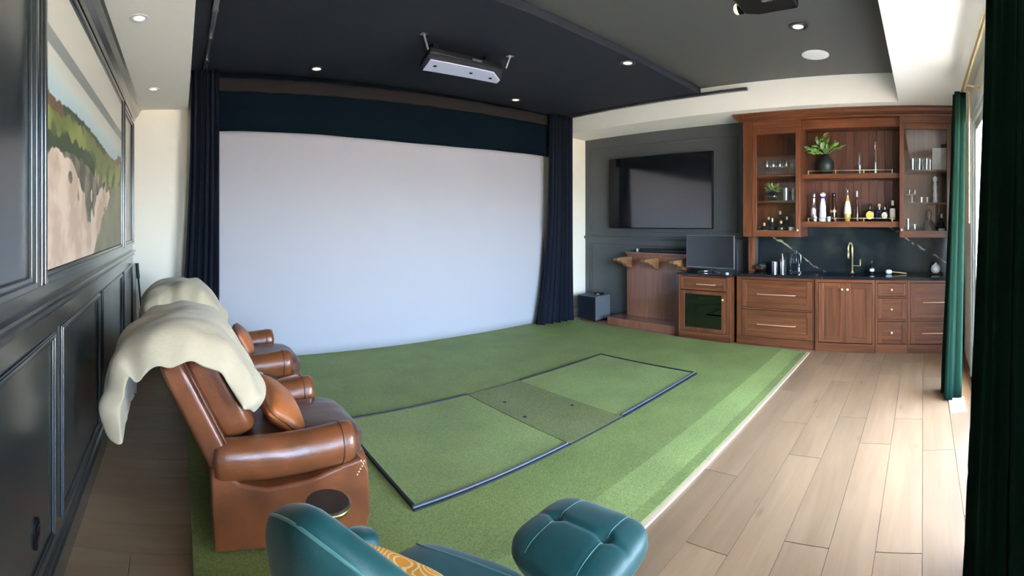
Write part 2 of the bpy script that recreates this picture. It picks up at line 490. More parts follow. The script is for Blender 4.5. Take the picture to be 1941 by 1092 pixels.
floor = struct(box('floor', 'trim_oak', XL - .1, XR + .1, YF - .12, YB + .1, -0.10, -0.012))
pm = MB().box(-.4985, .4985, -.1095, .1095, -0.012, 0.0).mesh('plank', 'oak_plank')
def plank(x0, x1, yc):
    o = bpy.data.objects.new('plank', pm); C.objects.link(o); o.parent = floor
    o.location = ((x0 + x1) / 2, yc, 0); o.scale = (x1 - x0, 1, 1)
PW = 0.2215
ends = {-1: 3.235, 0: 3.745, 1: 3.31, 2: 2.215, 3: 3.05, 4: 2.025, 5: 2.68, -2: 2.5, -3: 3.4}
for k in range(-3, 24):
    yc = 0.003 + PW * (k + .5)
    if yc > YB: break
    e = ends.get(k, 0.3 + (k * 0.61) % 1.5)
    while e > XL: e -= 1.52
    xs = [XL]
    while e < XR - .2:
        e += 1.52
        if e > XL + .15: xs.append(min(e, XR))
    for a, b in zip(xs, xs[1:]):
        if k >= 6 and a > 0.2 and b < 5.3: continue        # lies wholly under the turf
        plank(a, b, yc)

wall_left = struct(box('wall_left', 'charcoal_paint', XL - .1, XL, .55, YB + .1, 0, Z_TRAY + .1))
struct(box('wall_entry', 'cream_paint', XL - .1, XL, YF - .12, .55, 0, Z_TRAY + .1))
wall_back = struct(box('wall_back', 'cream_paint', XL, XR, YB, YB + .1, 0, Z_TRAY + .1))
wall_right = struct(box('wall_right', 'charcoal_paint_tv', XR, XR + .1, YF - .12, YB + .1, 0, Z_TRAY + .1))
DX0, DX1, DH = 0.55, 4.72, 2.60
wf = MB()
wf.box(XL, DX0, YF - .12, YF, 0, Z_TRAY + .1); wf.box(DX1, XR, YF - .12, YF, 0, Z_TRAY + .1); wf.box(DX0, DX1, YF - .12, YF, DH, Z_TRAY + .1)
wall_front = struct(wf.build('wall_front', 'cream_paint'))

ceiling = struct(box('ceiling', 'ceiling_grey', XL, XR, YF, YB, Z_TRAY, Z_TRAY + .1))
box('soffit', 'ceiling_white', XL, X_TRAY0, YF, YB, Z_LEFT, Z_TRAY - .001, ceiling)
box('soffit', 'ceiling_white', X_SOF, XR, Y_SOF, YB, Z_BAR, Z_TRAY - .001, ceiling)
box('soffit', 'ceiling_white', X_TRAY0, XR, YF, Y_SOF, Z_BAR, Z_TRAY - .001, ceiling)

# left wall joinery
def moulding(parent, side, at, y0, y1, z0, z1, mat, w=.045, t=.022):
    """rectangular applied panel moulding with a stepped section; side +1 faces +X, -1 faces -X"""
    m = MB()
    for (ww, tt, off) in ((w, t * .55, 0), (w * .5, t, w * .12)):
        a, b = sorted((at, at + side * tt))
        m.box(a, b, y0 + off, y0 + off + ww, z0 + off, z1 - off); m.box(a, b, y1 - off - ww, y1 - off, z0 + off, z1 - off)
        m.box(a, b, y0 + off + ww, y1 - off - ww, z0 + off, z0 + off + ww); m.box(a, b, y0 + off + ww, y1 - off - ww, z1 - off - ww, z1 - off)
    return m.build('panel_moulding', mat, parent, bevel=.004)
for y0, y1 in ((.68, 1.645), (1.72, 4.22), (4.33, 5.20)):
    moulding(wall_left, 1, XL, y0, y1, 1.315, 2.66, 'charcoal_paint', .05, .028)
for y0, y1 in ((.68, 1.93), (2.05, 3.05), (3.155, 4.25), (4.37, 5.20)):
    moulding(wall_left, 1, XL, y0, y1, .235, 1.095, 'charcoal_paint', .03, .016)
rail_prof = [(XL, 1.19), (XL + .018, 1.19), (XL + .022, 1.205), (XL + .012, 1.212), (XL + .03, 1.228), (XL + .036, 1.243), (XL + .03, 1.252), (XL, 1.255)]
MB().prism(rail_prof, 'Y', .55, YB).build('chair_rail', 'charcoal_paint', wall_left)
MB().prism([(XL, 2.69), (XL + .02, 2.69), (XL + .03, 2.72), (XL + .06, 2.75), (XL + .085, 2.80), (XL + .10, 2.82), (XL, 2.82)], 'Y', .55, YB).build('crown_moulding', 'charcoal_paint', wall_left)
bl = struct(MB().prism([(XL, 0), (XL + .022, 0), (XL + .022, .125), (XL + .012, .14), (XL + .012, .155), (XL, .16)], 'Y', .55, YB).build('baseboard_left', 'charcoal_paint'))
struct(MB().prism([(YB, 0), (YB - .018, 0), (YB - .018, .11), (YB, .13)], 'X', X_SOF + .1, XR).build('baseboard_back', 'white_paint'))

# TV wall joinery
for y0, y1, z0, z1 in ((2.52, 5.18, 1.40, 2.78), (2.52, 5.18, .14, 1.20)):
    moulding(wall_right, -1, XR, y0, y1, z0, z1, 'charcoal_paint_tv', .035, .018)
MB().prism([(XR, 1.275), (XR - .018, 1.275), (XR - .035, 1.31), (XR - .03, 1.325), (XR, 1.33)], 'Y', 2.34, YB).build('chair_rail', 'charcoal_paint_tv', wall_right)

# landscape mural set in the middle panel: painted colours on a fine canvas grid
def lerp(a, b, t): return tuple(x + (y - x) * t for x, y in zip(a, b))
def sm(a, b, x):
    t = max(0, min(1, (x - a) / (b - a))); return t * t * (3 - 2 * t)
def paint(u, v):
    n = lambda s, o=0: noise.noise(Vector((u * s * 1.85 + o, v * s, o * 1.7)))
    ridge = .545 + .035 * math.sin(u * 5.2 + .4) + .05 * u + .012 * n(22) + (.05 * math.exp(-((u - .93) / .07) ** 2)) + .02 * math.exp(-(u / .07) ** 2)
    green_lo = .40 + .05 * math.sin(u * 6 + .3) + .02 * n(14, 3) + .02 * u
    sky_lo, sky_hi = srgb(204, 212, 204), srgb(178, 198, 200)
    col = lerp(sky_hi, sky_lo, sm(ridge, .68, v))
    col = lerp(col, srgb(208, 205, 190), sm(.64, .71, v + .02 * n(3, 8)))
    if v > .735 and v < .80: col = srgb(140, 143, 138)  # grey band: reflection on the glossy surface, painted into the picture
    elif v >= .80: col = srgb(212, 206, 192)  # cream area above belongs to the same painted reflection
    if v < ridge:
        g = lerp(srgb(112, 118, 62), srgb(150, 152, 84), sm(-.3, .5, n(5, 1) + .35 * math.sin((u * 2.2 - v * 3.1) * 4)))
        col = lerp(g, srgb(86, 94, 58), sm(.1, .5, n(11, 5)))
        if ridge - v < .05 and (u < .12 or u > .86): col = srgb(112, 86, 66)
        if ridge - v < .028 + .022 * n(30, 2) and .12 < u < .62: col = srgb(66, 78, 58)
    if v < green_lo:
        col = lerp(srgb(196, 165, 140), srgb(222, 196, 174), sm(-.4, .4, n(7, 4) + .4 * n(24, 6)))
        # cliffs in the middle of the picture
        cl = .27 - .9 * abs(u - .36) - .1 * abs(n(9, 7)) + .10 * n(12, 2)
        if green_lo - v < cl:
            col = lerp(srgb(92, 88, 74), srgb(140, 122, 100), sm(-.3, .4, n(13, 9) + .5 * math.sin(u * 60 + 4 * n(4))))
        c2 = .30 - 1.0 * abs(u - .72)
        if green_lo - v < c2 and n(8, 12) > -.1:
            col = lerp(srgb(120, 108, 84), srgb(205, 180, 155), sm(-.2, .4, n(10, 13)))
        if u > .42 + .9 * v + .03 * n(9, 11):
            col = lerp(srgb(128, 124, 96), srgb(150, 142, 112), .5 + n(6, 14))
    if green_lo - .035 < v < green_lo + .03 + .03 * n(16, 3) and u < .45: col = srgb(62, 74, 48)
    return col
def build_mural():
    NU, NV = 260, 150
    y0, y1, z0, z1 = 1.775, 4.165, 1.37, 2.605
    m = MB().grid(lambda a, b: (XL + .012, y0 + (y1 - y0) * a, z0 + (z1 - z0) * b), NU, NV)
    me = m.mesh('landscape_mural', 'painted_canvas')
    att = me.color_attributes.new('paint', 'FLOAT_COLOR', 'POINT')
    buf = []
    for b in range(NV + 1):
        for a in range(NU + 1):
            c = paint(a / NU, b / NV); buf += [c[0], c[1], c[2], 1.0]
    att.data.foreach_set('color', buf)
    o = bpy.data.objects.new('landscape_mural', me); C.objects.link(o)
    md = o.modifiers.new('thick', 'SOLIDIFY'); md.thickness = .010; md.offset = -1 if me.polygons[0].normal.x > 0 else 1
    tag(o, 'large landscape picture of green hills above pale cliffs, set in the dark panelled wall', 'picture')
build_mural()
o = thing('wall_outlet', 'black oval outlet plate low on the dark wainscot', 'outlet', (XL, 1.68, .40))
MB().prism([(1.68 + .035 * math.cos(2 * PI * k / 20), .40 + .06 * math.sin(2 * PI * k / 20)) for k in range(20)], 'X', XL, XL + .008).build('plate', 'black_plastic', o)
for dz in (-.022, .022):
    MB().prism([(1.68 + .016 * math.cos(2 * PI * k / 14), .40 + dz + .014 * math.sin(2 * PI * k / 14)) for k in range(14)], 'X', XL + .008, XL + .011).build('socket', 'black_gloss', o)
o = thing('leaning_rod', 'thin black rod leaning in the corner behind the far recliner', 'rod', (-.36, 5.12, 0))
MB().tube([(-.36, 5.12, .015), (-.47, 5.25, 1.0)], .011, 8).build('shaft', 'black_plastic', o)
MB().tube([(-.462, 5.241, .93), (-.478, 5.26, 1.10)], .017, 8).build('grip', 'rubber_black', o)

# patio door and outside
door = struct(bpy.data.objects.new('door_1', None)); C.objects.link(door); door.location = (DX0, YF, 0)
fr = MB()
fr.box(DX0, DX0 + .06, YF - .12, YF + .005, 0, DH); fr.box(DX1 - .06, DX1, YF - .12, YF + .005, 0, DH); fr.box(DX0 + .06, DX1 - .06, YF - .12, YF + .005, DH - .06, DH)
fr.build('door_frame', 'white_paint', door, bevel=.004)
cs = MB()
cs.box(DX0 - .09, DX0, YF, YF + .02, 0, DH + .09); cs.box(DX1, DX1 + .09, YF, YF + .02, 0, DH + .09); cs.box(DX0, DX1, YF, YF + .02, DH, DH + .09)
cs.build('casing', 'white_paint', door, bevel=.004)
box('threshold', 'rubber_black', DX0 + .06, DX1 - .06, YF - .11, YF + .03, 0, .03, door, bevel=.004)
n_s = 4
sw = (DX1 - DX0 - .12) / n_s
for k in range(n_s):
    a = DX0 + .06 + k * sw; b = a + sw; y = YF - (.035 if k % 2 else .085)
    s = MB()
    s.box(a, a + .075, y - .02, y + .02, .03, DH - .06); s.box(b - .075, b, y - .02, y + .02, .03, DH - .06)
    s.box(a + .075, b - .075, y - .02, y + .02, .03, .14); s.box(a + .075, b - .075, y - .02, y + .02, DH - .15, DH - .06)
    so = s.build('sash', 'white_paint', door, bevel=.003)
    box('pane', 'clear_pane', a + .075, b - .075, y - .003, y + .003, .14, DH - .15, so)
struct(box('sky_blocker_slab', 'white_paint', -3, 9, -2.9, YF - .13, 2.92, 3.05))  # unseen overhang, added to keep high-angle sky light out of the room
struct(box('floor_patio', 'patio', -30, 40, -40, YF - .125, -.2, -.06))

# ------------------------------------------------------------------ turf and hitting mat
TX0, TX1, TY0, TY1 = 0.06, 5.43, 1.365, 5.24
tp = [(TY0, .0), (TY0, .016), (1.445, .016), (1.655, .045), (TY1, .045), (TY1, 0)]
tag(MB().prism(tp, 'X', TX0, TX1).build('turf_carpet', 'turf'), 'green artificial turf carpet covering most of the floor', 'turf')
tr = struct(box('trim_1', 'trim_oak', TX0, TX1 + .03, TY0 - .035, TY0 - .002, 0, .012, bevel=.003))
tr['label'] = 'thin pale edging strip along the turf'
struct(box('trim_2', 'trim_oak', TX1 + .002, TX1 + .03, TY0, TY1, 0, .012, bevel=.003))

MX0, MX1, MY0, MY1, MZ = 1.175, 4.19, 2.185, 3.395, .046
hm = thing('hitting_mat', 'three-section golf hitting mat edged in black, set in the turf', 'mat', ((MX0 + MX1) / 2, (MY0 + MY1) / 2, MZ))
box('turf_panel', 'mat_turf', MX0 + .02, 2.35, MY0 + .02, MY1 - .02, MZ, MZ + .010, hm)
s = box('hitting_strip', 'strip_turf', 2.356, 2.955, MY0 - .002, MY1 - .012, MZ, MZ + .0115, hm)
s['label'] = 'darker coarse strip between the two mat panels'
box('turf_panel', 'mat_turf', 2.961, MX1 - .02, MY0 + .02, MY1 - .02, MZ, MZ + .010, hm)
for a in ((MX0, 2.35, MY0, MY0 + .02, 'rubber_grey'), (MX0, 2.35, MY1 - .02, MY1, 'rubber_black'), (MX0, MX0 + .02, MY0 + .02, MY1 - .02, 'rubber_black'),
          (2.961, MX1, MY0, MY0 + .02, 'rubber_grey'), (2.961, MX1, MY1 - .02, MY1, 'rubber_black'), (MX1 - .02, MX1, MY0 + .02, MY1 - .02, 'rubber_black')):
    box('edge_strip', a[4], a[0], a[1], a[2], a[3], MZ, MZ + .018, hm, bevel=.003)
for a in ((MX0, 2.35, MY0 - .014, MY0), (2.955, MX1, MY0 - .022, MY0), (2.355, 2.955, MY0 - .014, MY0 - .004), (2.355, 2.955, MY1 - .010, MY1)):
    box('rubber_lip', 'rubber_black', a[0], a[1], a[2], a[3], MZ, MZ + .010, hm)
for x, y in ((2.50, 3.05), (2.86, 2.62), (2.43, 2.72)):
    MB().lathe([(.016, 0), (.016, .002), (.010, .003)], x, y, MZ + .0116, 12).build('tee_hole', 'rubber_black', hm)

# ------------------------------------------------------------------ screen bay
def screen_pt(u, v):
    x = .36 + (5.02 - .36) * u
    return (x, 5.20 + .03 * math.sin(u * PI) * math.sin(v * PI) + .004 * math.sin(u * 23 + 2 * v) * (1 - v), .048 + 2.56 * v)
tag(MB().grid(screen_pt, 48, 24).build('impact_screen', 'screen_white', smooth=True, solid=.006), 'big white golf impact screen hung between black curtains', 'screen')
va = thing('valance', 'black fabric valance across the top of the screen', 'valance', (2.7, 5.14, 2.54))
def val_pt(u, v):
    return (.12 + 5.2 * u, 5.135 + .010 * math.sin(u * 41) * (1 - v) + .006 * noise.noise(Vector((u * 14, v * 2, 0))), 2.545 + .012 * math.sin(u * 9) * (1 - v) + (3.205 - 2.557) * v)
MB().grid(val_pt, 90, 8).build('skirt', 'valance_fabric', va, smooth=True, solid=.004)
def band_pt(u, v):
    t = v * 2 * PI
    return (.40 + 4.62 * u, 5.110 + .014 * math.cos(t) + .006 * noise.noise(Vector((u * 30, 0, 2))), 3.075 + .02 * math.sin(u * 3.3 - 1.5) + .075 * math.sin(t) + .01 * noise.noise(Vector((u * 22, 1, v))))
MB().grid(band_pt, 90, 12).build('rod_pocket', 'brown_black_fabric', va, smooth=True)

def curtain(name, mat, top0, top1, bot0, bot1, zt, zb, folds, amp_t, amp_b, label, cat='curtain', seed=0, power=1.0, phase=0.0, nu=None):
    """pleated cloth between a top line and a bottom line (plan points), folds across the line"""
    t0, t1, b0, b1 = map(Vector, (top0, top1, bot0, bot1))
    nu = nu or folds * 14
    def fn(u, v):      # v: 0 bottom, 1 top
        w = (1 - v) ** power
        p = (t0 + (t1 - t0) * u).lerp(b0 + (b1 - b0) * u, w)
        d = ((t1 - t0).lerp(b1 - b0, w)).normalized(); nrm = Vector((-d.y, d.x))
        a = amp_t + (amp_b - amp_t) * w
        ph = u * folds * 2 * PI + phase + .9 * noise.noise(Vector((u * 3 + seed, v * 1.4, seed))) * (1.2 - v)
        f = math.sin(ph) + .25 * math.sin(2.3 * ph + seed)
        q = p + nrm * (a * f) + d * (.25 * a * math.sin(2 * ph))
        return (q.x, q.y, zb + (zt - zb) * v)
    o = MB().grid(fn, nu, 40).build(name, mat, smooth=True, solid=.006)
    return tag(o, label, cat)
curtain('screen_curtain', 'black_fabric', (.12, 5.07), (.42, 5.07), (-.02, 5.03), (.42, 5.07), 3.19, .05, 5, .022, .04, 'black floor-length curtain at the left edge of the screen', seed=3, power=2.0)
curtain('screen_curtain', 'black_fabric', (5.00, 5.05), (5.43, 4.97), (4.74, 5.03), (5.42, 4.95), 3.19, .05, 5, .028, .06, 'black floor-length curtain between the screen and the television wall', seed=9, power=3.0)

canopy = tag(box('ceiling_canopy', 'canopy_black', .10, 5.44, 2.76, 5.26, Z_CAN, Z_TRAY - .002, bevel=.01), 'flat matte black panel dropped below the ceiling over the screen bay', 'ceiling panel')
def track(pts, label):
    t = thing('curtain_track', label, 'track', pts[0])
    (x0, y0, z0), (x1, y1, z1) = pts
    if abs(x1 - x0) < abs(y1 - y0):
        MB().box(x0 - .02, x0 - .008, y0, y1, z0, z0 + .03).box(x0 + .008, x0 + .02, y0, y1, z0, z0 + .03).box(x0 - .02, x0 + .02, y0, y1, z0 + .026, z0 + .034).build('channel', 'silver', t)
        k = 0
        for i in range(4):
            box('clip', 'silver', x0 - .026, x0 + .026, y0 + (y1 - y0) * (.12 + .25 * i) - .02, y0 + (y1 - y0) * (.12 + .25 * i) + .02, z0 + .004, z0 + .036, t)
    return t
track(((.27, 2.78, Z_CAN - .036), (.27, 5.04, Z_CAN - .036)), 'steel curtain track on the black ceiling above the recliners')
track(((5.40, 2.10, Z_CAN - .036), (5.40, 4.96, Z_CAN - .036)), 'steel curtain track along the cream soffit above the television')

# launch monitor hung from the black ceiling
t = thing('launch_monitor', 'black ceiling-mounted golf tracking unit with a pale lens plate', 'launch monitor', (2.6, 3.75, Z_CAN))
MB().prism([(2.10, 3.60), (2.92, 3.60), (3.10, 3.84), (3.12, 3.95), (2.22, 4.0)], 'Z', 3.055, 3.11).build('housing', 'black_plastic', t, bevel=.012)
pl = MB().prism([(2.19, 3.745), (2.90, 3.71), (3.11, 3.875), (3.150, 3.98), (2.275, 4.035)], 'Z', 3.047, 3.055).build('lens_plate', 'lavender_plate', t)
for x, y in ((2.31, 3.86), (2.72, 3.85), (2.98, 3.87)):
    MB().lathe([(.018, 0), (.018, .006), (.012, .008)], x, y, 3.040, 14).build('lens', 'black_gloss', t)
for x in (2.04, 3.02):
    MB().box(x - .03, x + .03, 3.57, 3.63, Z_CAN - .006, Z_CAN).tube([(x, 3.6, Z_CAN - .004), (x + (.06 if x < 2.5 else -.03), 3.63, 3.09)], .010, 8).build('bracket', 'silver', t)
for x in (2.25, 2.85):
    box('hanger', 'black_plastic', x - .03, x + .03, 3.74, 3.82, 3.108, Z_CAN, t)
MB().box(2.56, 2.67, 3.596, 3.60, 3.07, 3.09).build('name_strip', 'device_grey', t)

# projector
t = thing('projector', 'black projector hung from the grey ceiling, lens towards the screen', 'projector', (2.72, .98, Z_TRAY))
MB().prism([(2.42, .80), (2.985, .80), (3.005, 1.08), (2.96, 1.17), (2.42, 1.17)], 'Z', 2.955, 3.10).build('body', 'black_plastic', t, bevel=.015)
def lens_ring(m, cx, cz, y0, y1, r):
    return m.prism([(cx + r * math.cos(2 * PI * k / 20), cz + r * math.sin(2 * PI * k / 20)) for k in range(20)], 'Y', y0, y1)
lens_ring(MB(), 2.905, 2.985, 1.165, 1.19, .045).build('lens_barrel', 'black_gloss', t, smooth=False)
MB().round_box((.066, .05, .066), 2.2, 6, (2.905, 1.20, 2.975)).build('lens_glass', 'lens_glow', t, smooth=True)
MB().box(2.62, 2.80, .90, 1.07, 3.10, 3.112).lathe([(.024, 0), (.024, Z_TRAY - 3.112)], 2.71, .985, 3.112, 16).build('mount', 'black_plastic', t)
MB().lathe([(.07, -.012), (.07, 0)], 2.71, .985, Z_TRAY, 20).build('mount_plate', 'black_plastic', t)
MB().box(2.80, 2.83, .93, 1.0, 2.953, 2.956).build('vent_grille', 'device_grey', t)

# recessed lights and ceiling speaker
def downlight(x, y, z, r, label, ring):
    t = thing('recessed_light', label, 'light', (x, y, z), 'recessed ceiling lights')
    MB().lathe([(r, -.004), (r * .97, -.008), (r * .62, -.005), (r * .60, -.001)], x, y, z, 28).build('trim_ring', ring, t, smooth=True)
    MB().lathe([(r * .56, -.0075), (r * .4, -.0085), (.001, -.009)], x, y, z, 24).build('lens', 'lamp_lens', t, smooth=True)
downlight(-.25, 2.90, Z_LEFT, .062, 'round recessed light in the white ceiling strip, nearest the camera', 'white_gloss')
downlight(-.25, 4.457, Z_LEFT, .062, 'round recessed light in the white ceiling strip, nearest the screen wall', 'white_gloss')
downlight(1.447, 4.87, Z_CAN, .085, 'recessed light in the black ceiling left of the tracking unit', 'dark_steel')
downlight(4.15, 4.83, Z_CAN, .085, 'recessed light in the black ceiling above the right end of the screen', 'dark_steel')
downlight(3.97, 2.86, Z_CAN, .085, 'recessed light at the front edge of the black ceiling panel', 'dark_steel')
downlight(4.03, 1.09, Z_TRAY, .088, 'recessed light in the grey ceiling beside the projector', 'dark_steel')
sp = thing('ceiling_speaker', 'flat round white speaker grille in the grey ceiling', 'speaker', (4.76, 1.10, Z_TRAY))
MB().lathe([(.135, -.002), (.135, -.007), (.128, -.009), (.001, -.010)], 4.76, 1.10, Z_TRAY, 40).build('grille', 'white_gloss', sp, smooth=True)
MB().lathe([(.142, -.001), (.142, -.006), (.135, -.007)], 4.76, 1.10, Z_TRAY, 40).build('rim', 'white_paint', sp)


# ------------------------------------------------------------------ recliners (local frame: faces +x, origin on the floor under the back hinge)
def bump3(p, s, a, o=0):
    return a * noise.noise(Vector((p[0] * s + o, p[1] * s, p[2] * s)))
def make_recliner(label):
    t = thing('leather_recliner', label, 'recliner', (0, 0, 0), 'leather recliners facing the mat')
    # skirt and seat box
    MB().box(.03, .66, -.30, .30, .03, .30).build('seat_base', 'leather', t, bevel=.02, local=True)
    for x in (.06, .60):
        for y in (-.36, .36):
            MB().lathe([(.018, 0), (.028, .05)], x, y, 0, 12).build('foot', 'dark_table', t, local=True)
    # side panels with a scooped top line, and a rolled arm over each
    side = [(.0, .008), (.74, .008), (.76, .08), (.75, .30), (.715, .36), (.62, .345), (.45, .30), (.25, .285), (.12, .315), (.05, .37), (.0, .40), (-.02, .38)]
    for s in (-1, 1):
        y0, y1 = (-.425, -.30) if s < 0 else (.30, .425)
        sp_ = MB().prism(side, 'Y', y0, y1).build('side_panel', 'leather', t, bevel=.014, seg=3, local=True)
        def arm(u, v, s=s):
            a = 2 * PI * u
            x = -.02 + .72 * v
            cap = 1.0
            e = min(v, 1 - v) * .72
            if e < .06: cap = math.sqrt(max(0, 1 - ((.06 - e) / .06) ** 2)) * .45 + .55
            if v <= 0 or v >= 1: cap = .04
            ry, rz = .088 * cap, .098 * cap
            zc = .405 + .03 * v - .012 * math.sin(v * PI)
            wob = 1 + .03 * noise.noise(Vector((v * 6, math.cos(a) * 1.5, math.sin(a) * 1.5 + s)))
            return (x, s * .362 + ry * math.cos(a) * wob, zc + rz * math.sin(a) * wob)
        ar = MB().grid(arm, 24, 30, close_u=True).build('armrest', 'leather', t, smooth=True, local=True)
        # seam just behind the arm's front pad
        pts = []
        for k in range(25):
            a = 2 * PI * k / 24
            pts.append((.615, s * .362 + .0895 * math.cos(a), .405 + .03 * .88 - .004 + .0995 * math.sin(a)))
        MB().tube(pts, .0035, 6).build('seam', 'leather_seat', ar, smooth=True, local=True)
        # front scroll of the side panel with nail heads
        for k in range(6):
            a = PI * (.05 + .14 * k)
            MB().lathe([(.007, 0), (.005, .005), (.001, .007)], .70 + .02 * math.cos(a), s * .4265 - (.004 if s > 0 else -.004), .345 - .012 * k, 8).build('nail_head', 'brass', sp_, local=True)
    # seat cushion that spills over the front edge
    def seat_fn(q):
        z = q.z
        if z > 0: z = z * (1 + .10 * (1 - q.x * q.x) * (1 - q.y * q.y)) + .05 * noise.noise(Vector((q.x * 3, q.y * 4, 1))) + .02 * math.sin(q.y * 14 + 3 * q.x) * max(0, q.x)
        return Vector((q.x, q.y, z))
    MB().round_box((.66, .575, .20), 5, 12, (.48, 0, .335), fn=seat_fn).build('seat_cushion', 'leather_seat', t, smooth=True, local=True)
    MB().round_box((.10, .58, .25), 5, 8, (.765, 0, .185)).build('footrest_panel', 'leather', t, smooth=True, local=True)
    # reclined back: shell slab plus three-channel cushion
    tilt = math.atan2(.27, .52)
    R = Matrix.Rotation(-tilt, 3, 'Y')
    def back_fn(q):
        return Vector((q.x, q.y * (1 - .04 * q.z), q.z))
    MB().round_box((.125, .80, .60), 9, 10, tuple(R @ Vector((.055, 0, .275)) + Vector((.0, 0, .345))), rot=R, fn=back_fn).build('back_shell', 'leather', t, smooth=True, local=True)
    def cush_fn(q):
        ch = abs(math.sin((q.y * 1.5 + 1.5) * PI / 1.0 * .5 * 2)) ** .5
        x = q.x * (1 + .12 * math.cos(q.y * PI * 1.5) ** 2) if q.x > 0 else q.x
        x += .06 * noise.noise(Vector((q.x * 2, q.y * 4, q.z * 5))) if q.x > 0 else 0
        return Vector((x, q.y, q.z))
    bc = MB().round_box((.18, .62, .52), 6, 12, tuple(R @ Vector((.185, 0, .285)) + Vector((.0, 0, .345))), rot=R, fn=cush_fn).build('back_cushion', 'leather', t, smooth=True, local=True)
    for y in (-.155, .155):
        pts = [tuple(R @ Vector((.281, y, z)) + Vector((0, 0, .345))) for z in (.06, .15, .28, .4, .5)]
        MB().tube(pts, .005, 6).build('seam', 'leather_seat', bc, smooth=True, local=True)
    for s in (-1, 1):
        pts = [tuple(R @ Vector((.118, s * .392, z)) + Vector((0, 0, .345))) for z in (0, .13, .27, .4, .55)]
        MB().tube(pts, .005, 6).build('piping', 'leather_seat', t, smooth=True, local=True)
    return t
rec1 = make_recliner('brown leather recliner nearest the camera, beside the green velvet chair')
rec1.location = (.155, 2.565, 0.046)
rec2 = dup(rec1, (.165, 3.915, 0.046), 'brown leather recliner nearest the screen, beyond the little charging table')

def throw(name, prof, y0, y1, th, label, ox, seed, ruff=.02):
    """a thick quilt draped over a chair back: profile in x/z swept along y, puffed and gathered"""
    P = [Vector((a + ox, b)) for a, b in prof]
    cum = [0]
    for a, b in zip(P, P[1:]): cum.append(cum[-1] + (b - a).length)
    def at(s):
        s *= cum[-1]
        for k in range(len(P) - 1):
            if s <= cum[k + 1] + 1e-9:
                f = (s - cum[k]) / (cum[k + 1] - cum[k])
                p0, p1, p2, p3 = P[max(k - 1, 0)], P[k], P[k + 1], P[min(k + 2, len(P) - 1)]
                return .5 * ((2 * p1) + (p2 - p0) * f + (2 * p0 - 5 * p1 + 4 * p2 - p3) * f * f + (3 * p1 - p0 - 3 * p2 + p3) * f ** 3)
        return P[-1]
    NS, NT = 40, 36
    m = MB(); top, bot = [], []
    def pt(i, j, side):
        s, t_ = i / NS, j / NT
        flop = max(0, 1 - t_ / .20) ** 1.4
        s = s * (1 - .13 * flop)
        c = at(s); d = (at(min(1, s + .02)) - at(max(0, s - .02))).normalized(); n = Vector((-d.y, d.x))
        edge = min(s, 1 - s) * 9; edge_t = min(t_, 1 - t_) * 7
        h = th * (1 - (1 - min(1, edge)) ** 3 * .8) * (1 - (1 - min(1, edge_t)) ** 3 * .75)
        if i in (0, NS) or j in (0, NT): h *= .15
        gather = math.sin(t_ * 34 + 3 * noise.noise(Vector((t_ * 4, seed, s * 2)))) * ruff * (abs(s - .5) * 1.6) ** 2
        side_g = math.sin(s * 46 + seed) * ruff * .9 * max(0, 1 - edge_t * .8)
        w = bump3((s * 3, t_ * 3, seed), 1.6, .028) + bump3((s * 9, t_ * 9, seed), 1.0, .010)
        y = y0 + (y1 - y0) * t_ + .035 * noise.noise(Vector((s * 3.5, t_ * 2, seed + 4)))
        off = (h + gather + side_g + w) if side else -th * .12
        slide = .05 * noise.noise(Vector((t_ * 5, seed * 3, 0))) * abs(s - .5) * 2
        q = c + n * off + d * slide
        return (q.x, y, q.y - flop * (.075 if s > .3 else .03) - flop * .010 * math.sin(i * .9))
    for side in (1, 0):
        for i in range(NS + 1):
            for j in range(NT + 1):
                m.v.append(pt(i, j, side))
    K = NT + 1; base = (NS + 1) * K
    for b in (0, base):
        for i in range(NS):
            for j in range(NT):
                a = b + i * K + j; m.f.append((a, a + 1, a + K + 1, a + K))
    ring = [i * K for i in range(NS + 1)] + [NS * K + j for j in range(1, NT + 1)] + [i * K + NT for i in range(NS - 1, -1, -1)] + [j for j in range(NT - 1, 0, -1)]
    for a, b in zip(ring, ring[1:] + ring[:1]):
        m.f.append((a, b, base + b, base + a))
    return tag(m.build(name, 'duvet', smooth=True, sub=1), label, 'throw', 'quilts over the recliner backs')
throw('quilt_throw', [(-.43, .56), (-.44, .70), (-.41, .845), (-.33, .94), (-.22, .985), (-.10, .995), (.01, .96), (.085, .87), (.145, .77), (.185, .69), (.215, .63)], 2.165, 2.92, .085,
      'puffy cream quilt draped over the nearer recliner back', .155, 2.0, .022)
throw('quilt_throw', [(-.40, .76), (-.41, .87), (-.35, .955), (-.22, .995), (-.10, 1.0), (0, .965), (.07, .885), (.125, .795), (.17, .72)], 3.52, 4.27, .075,
      'cream quilt folded over the farther recliner back', .165, 5.0, .022)

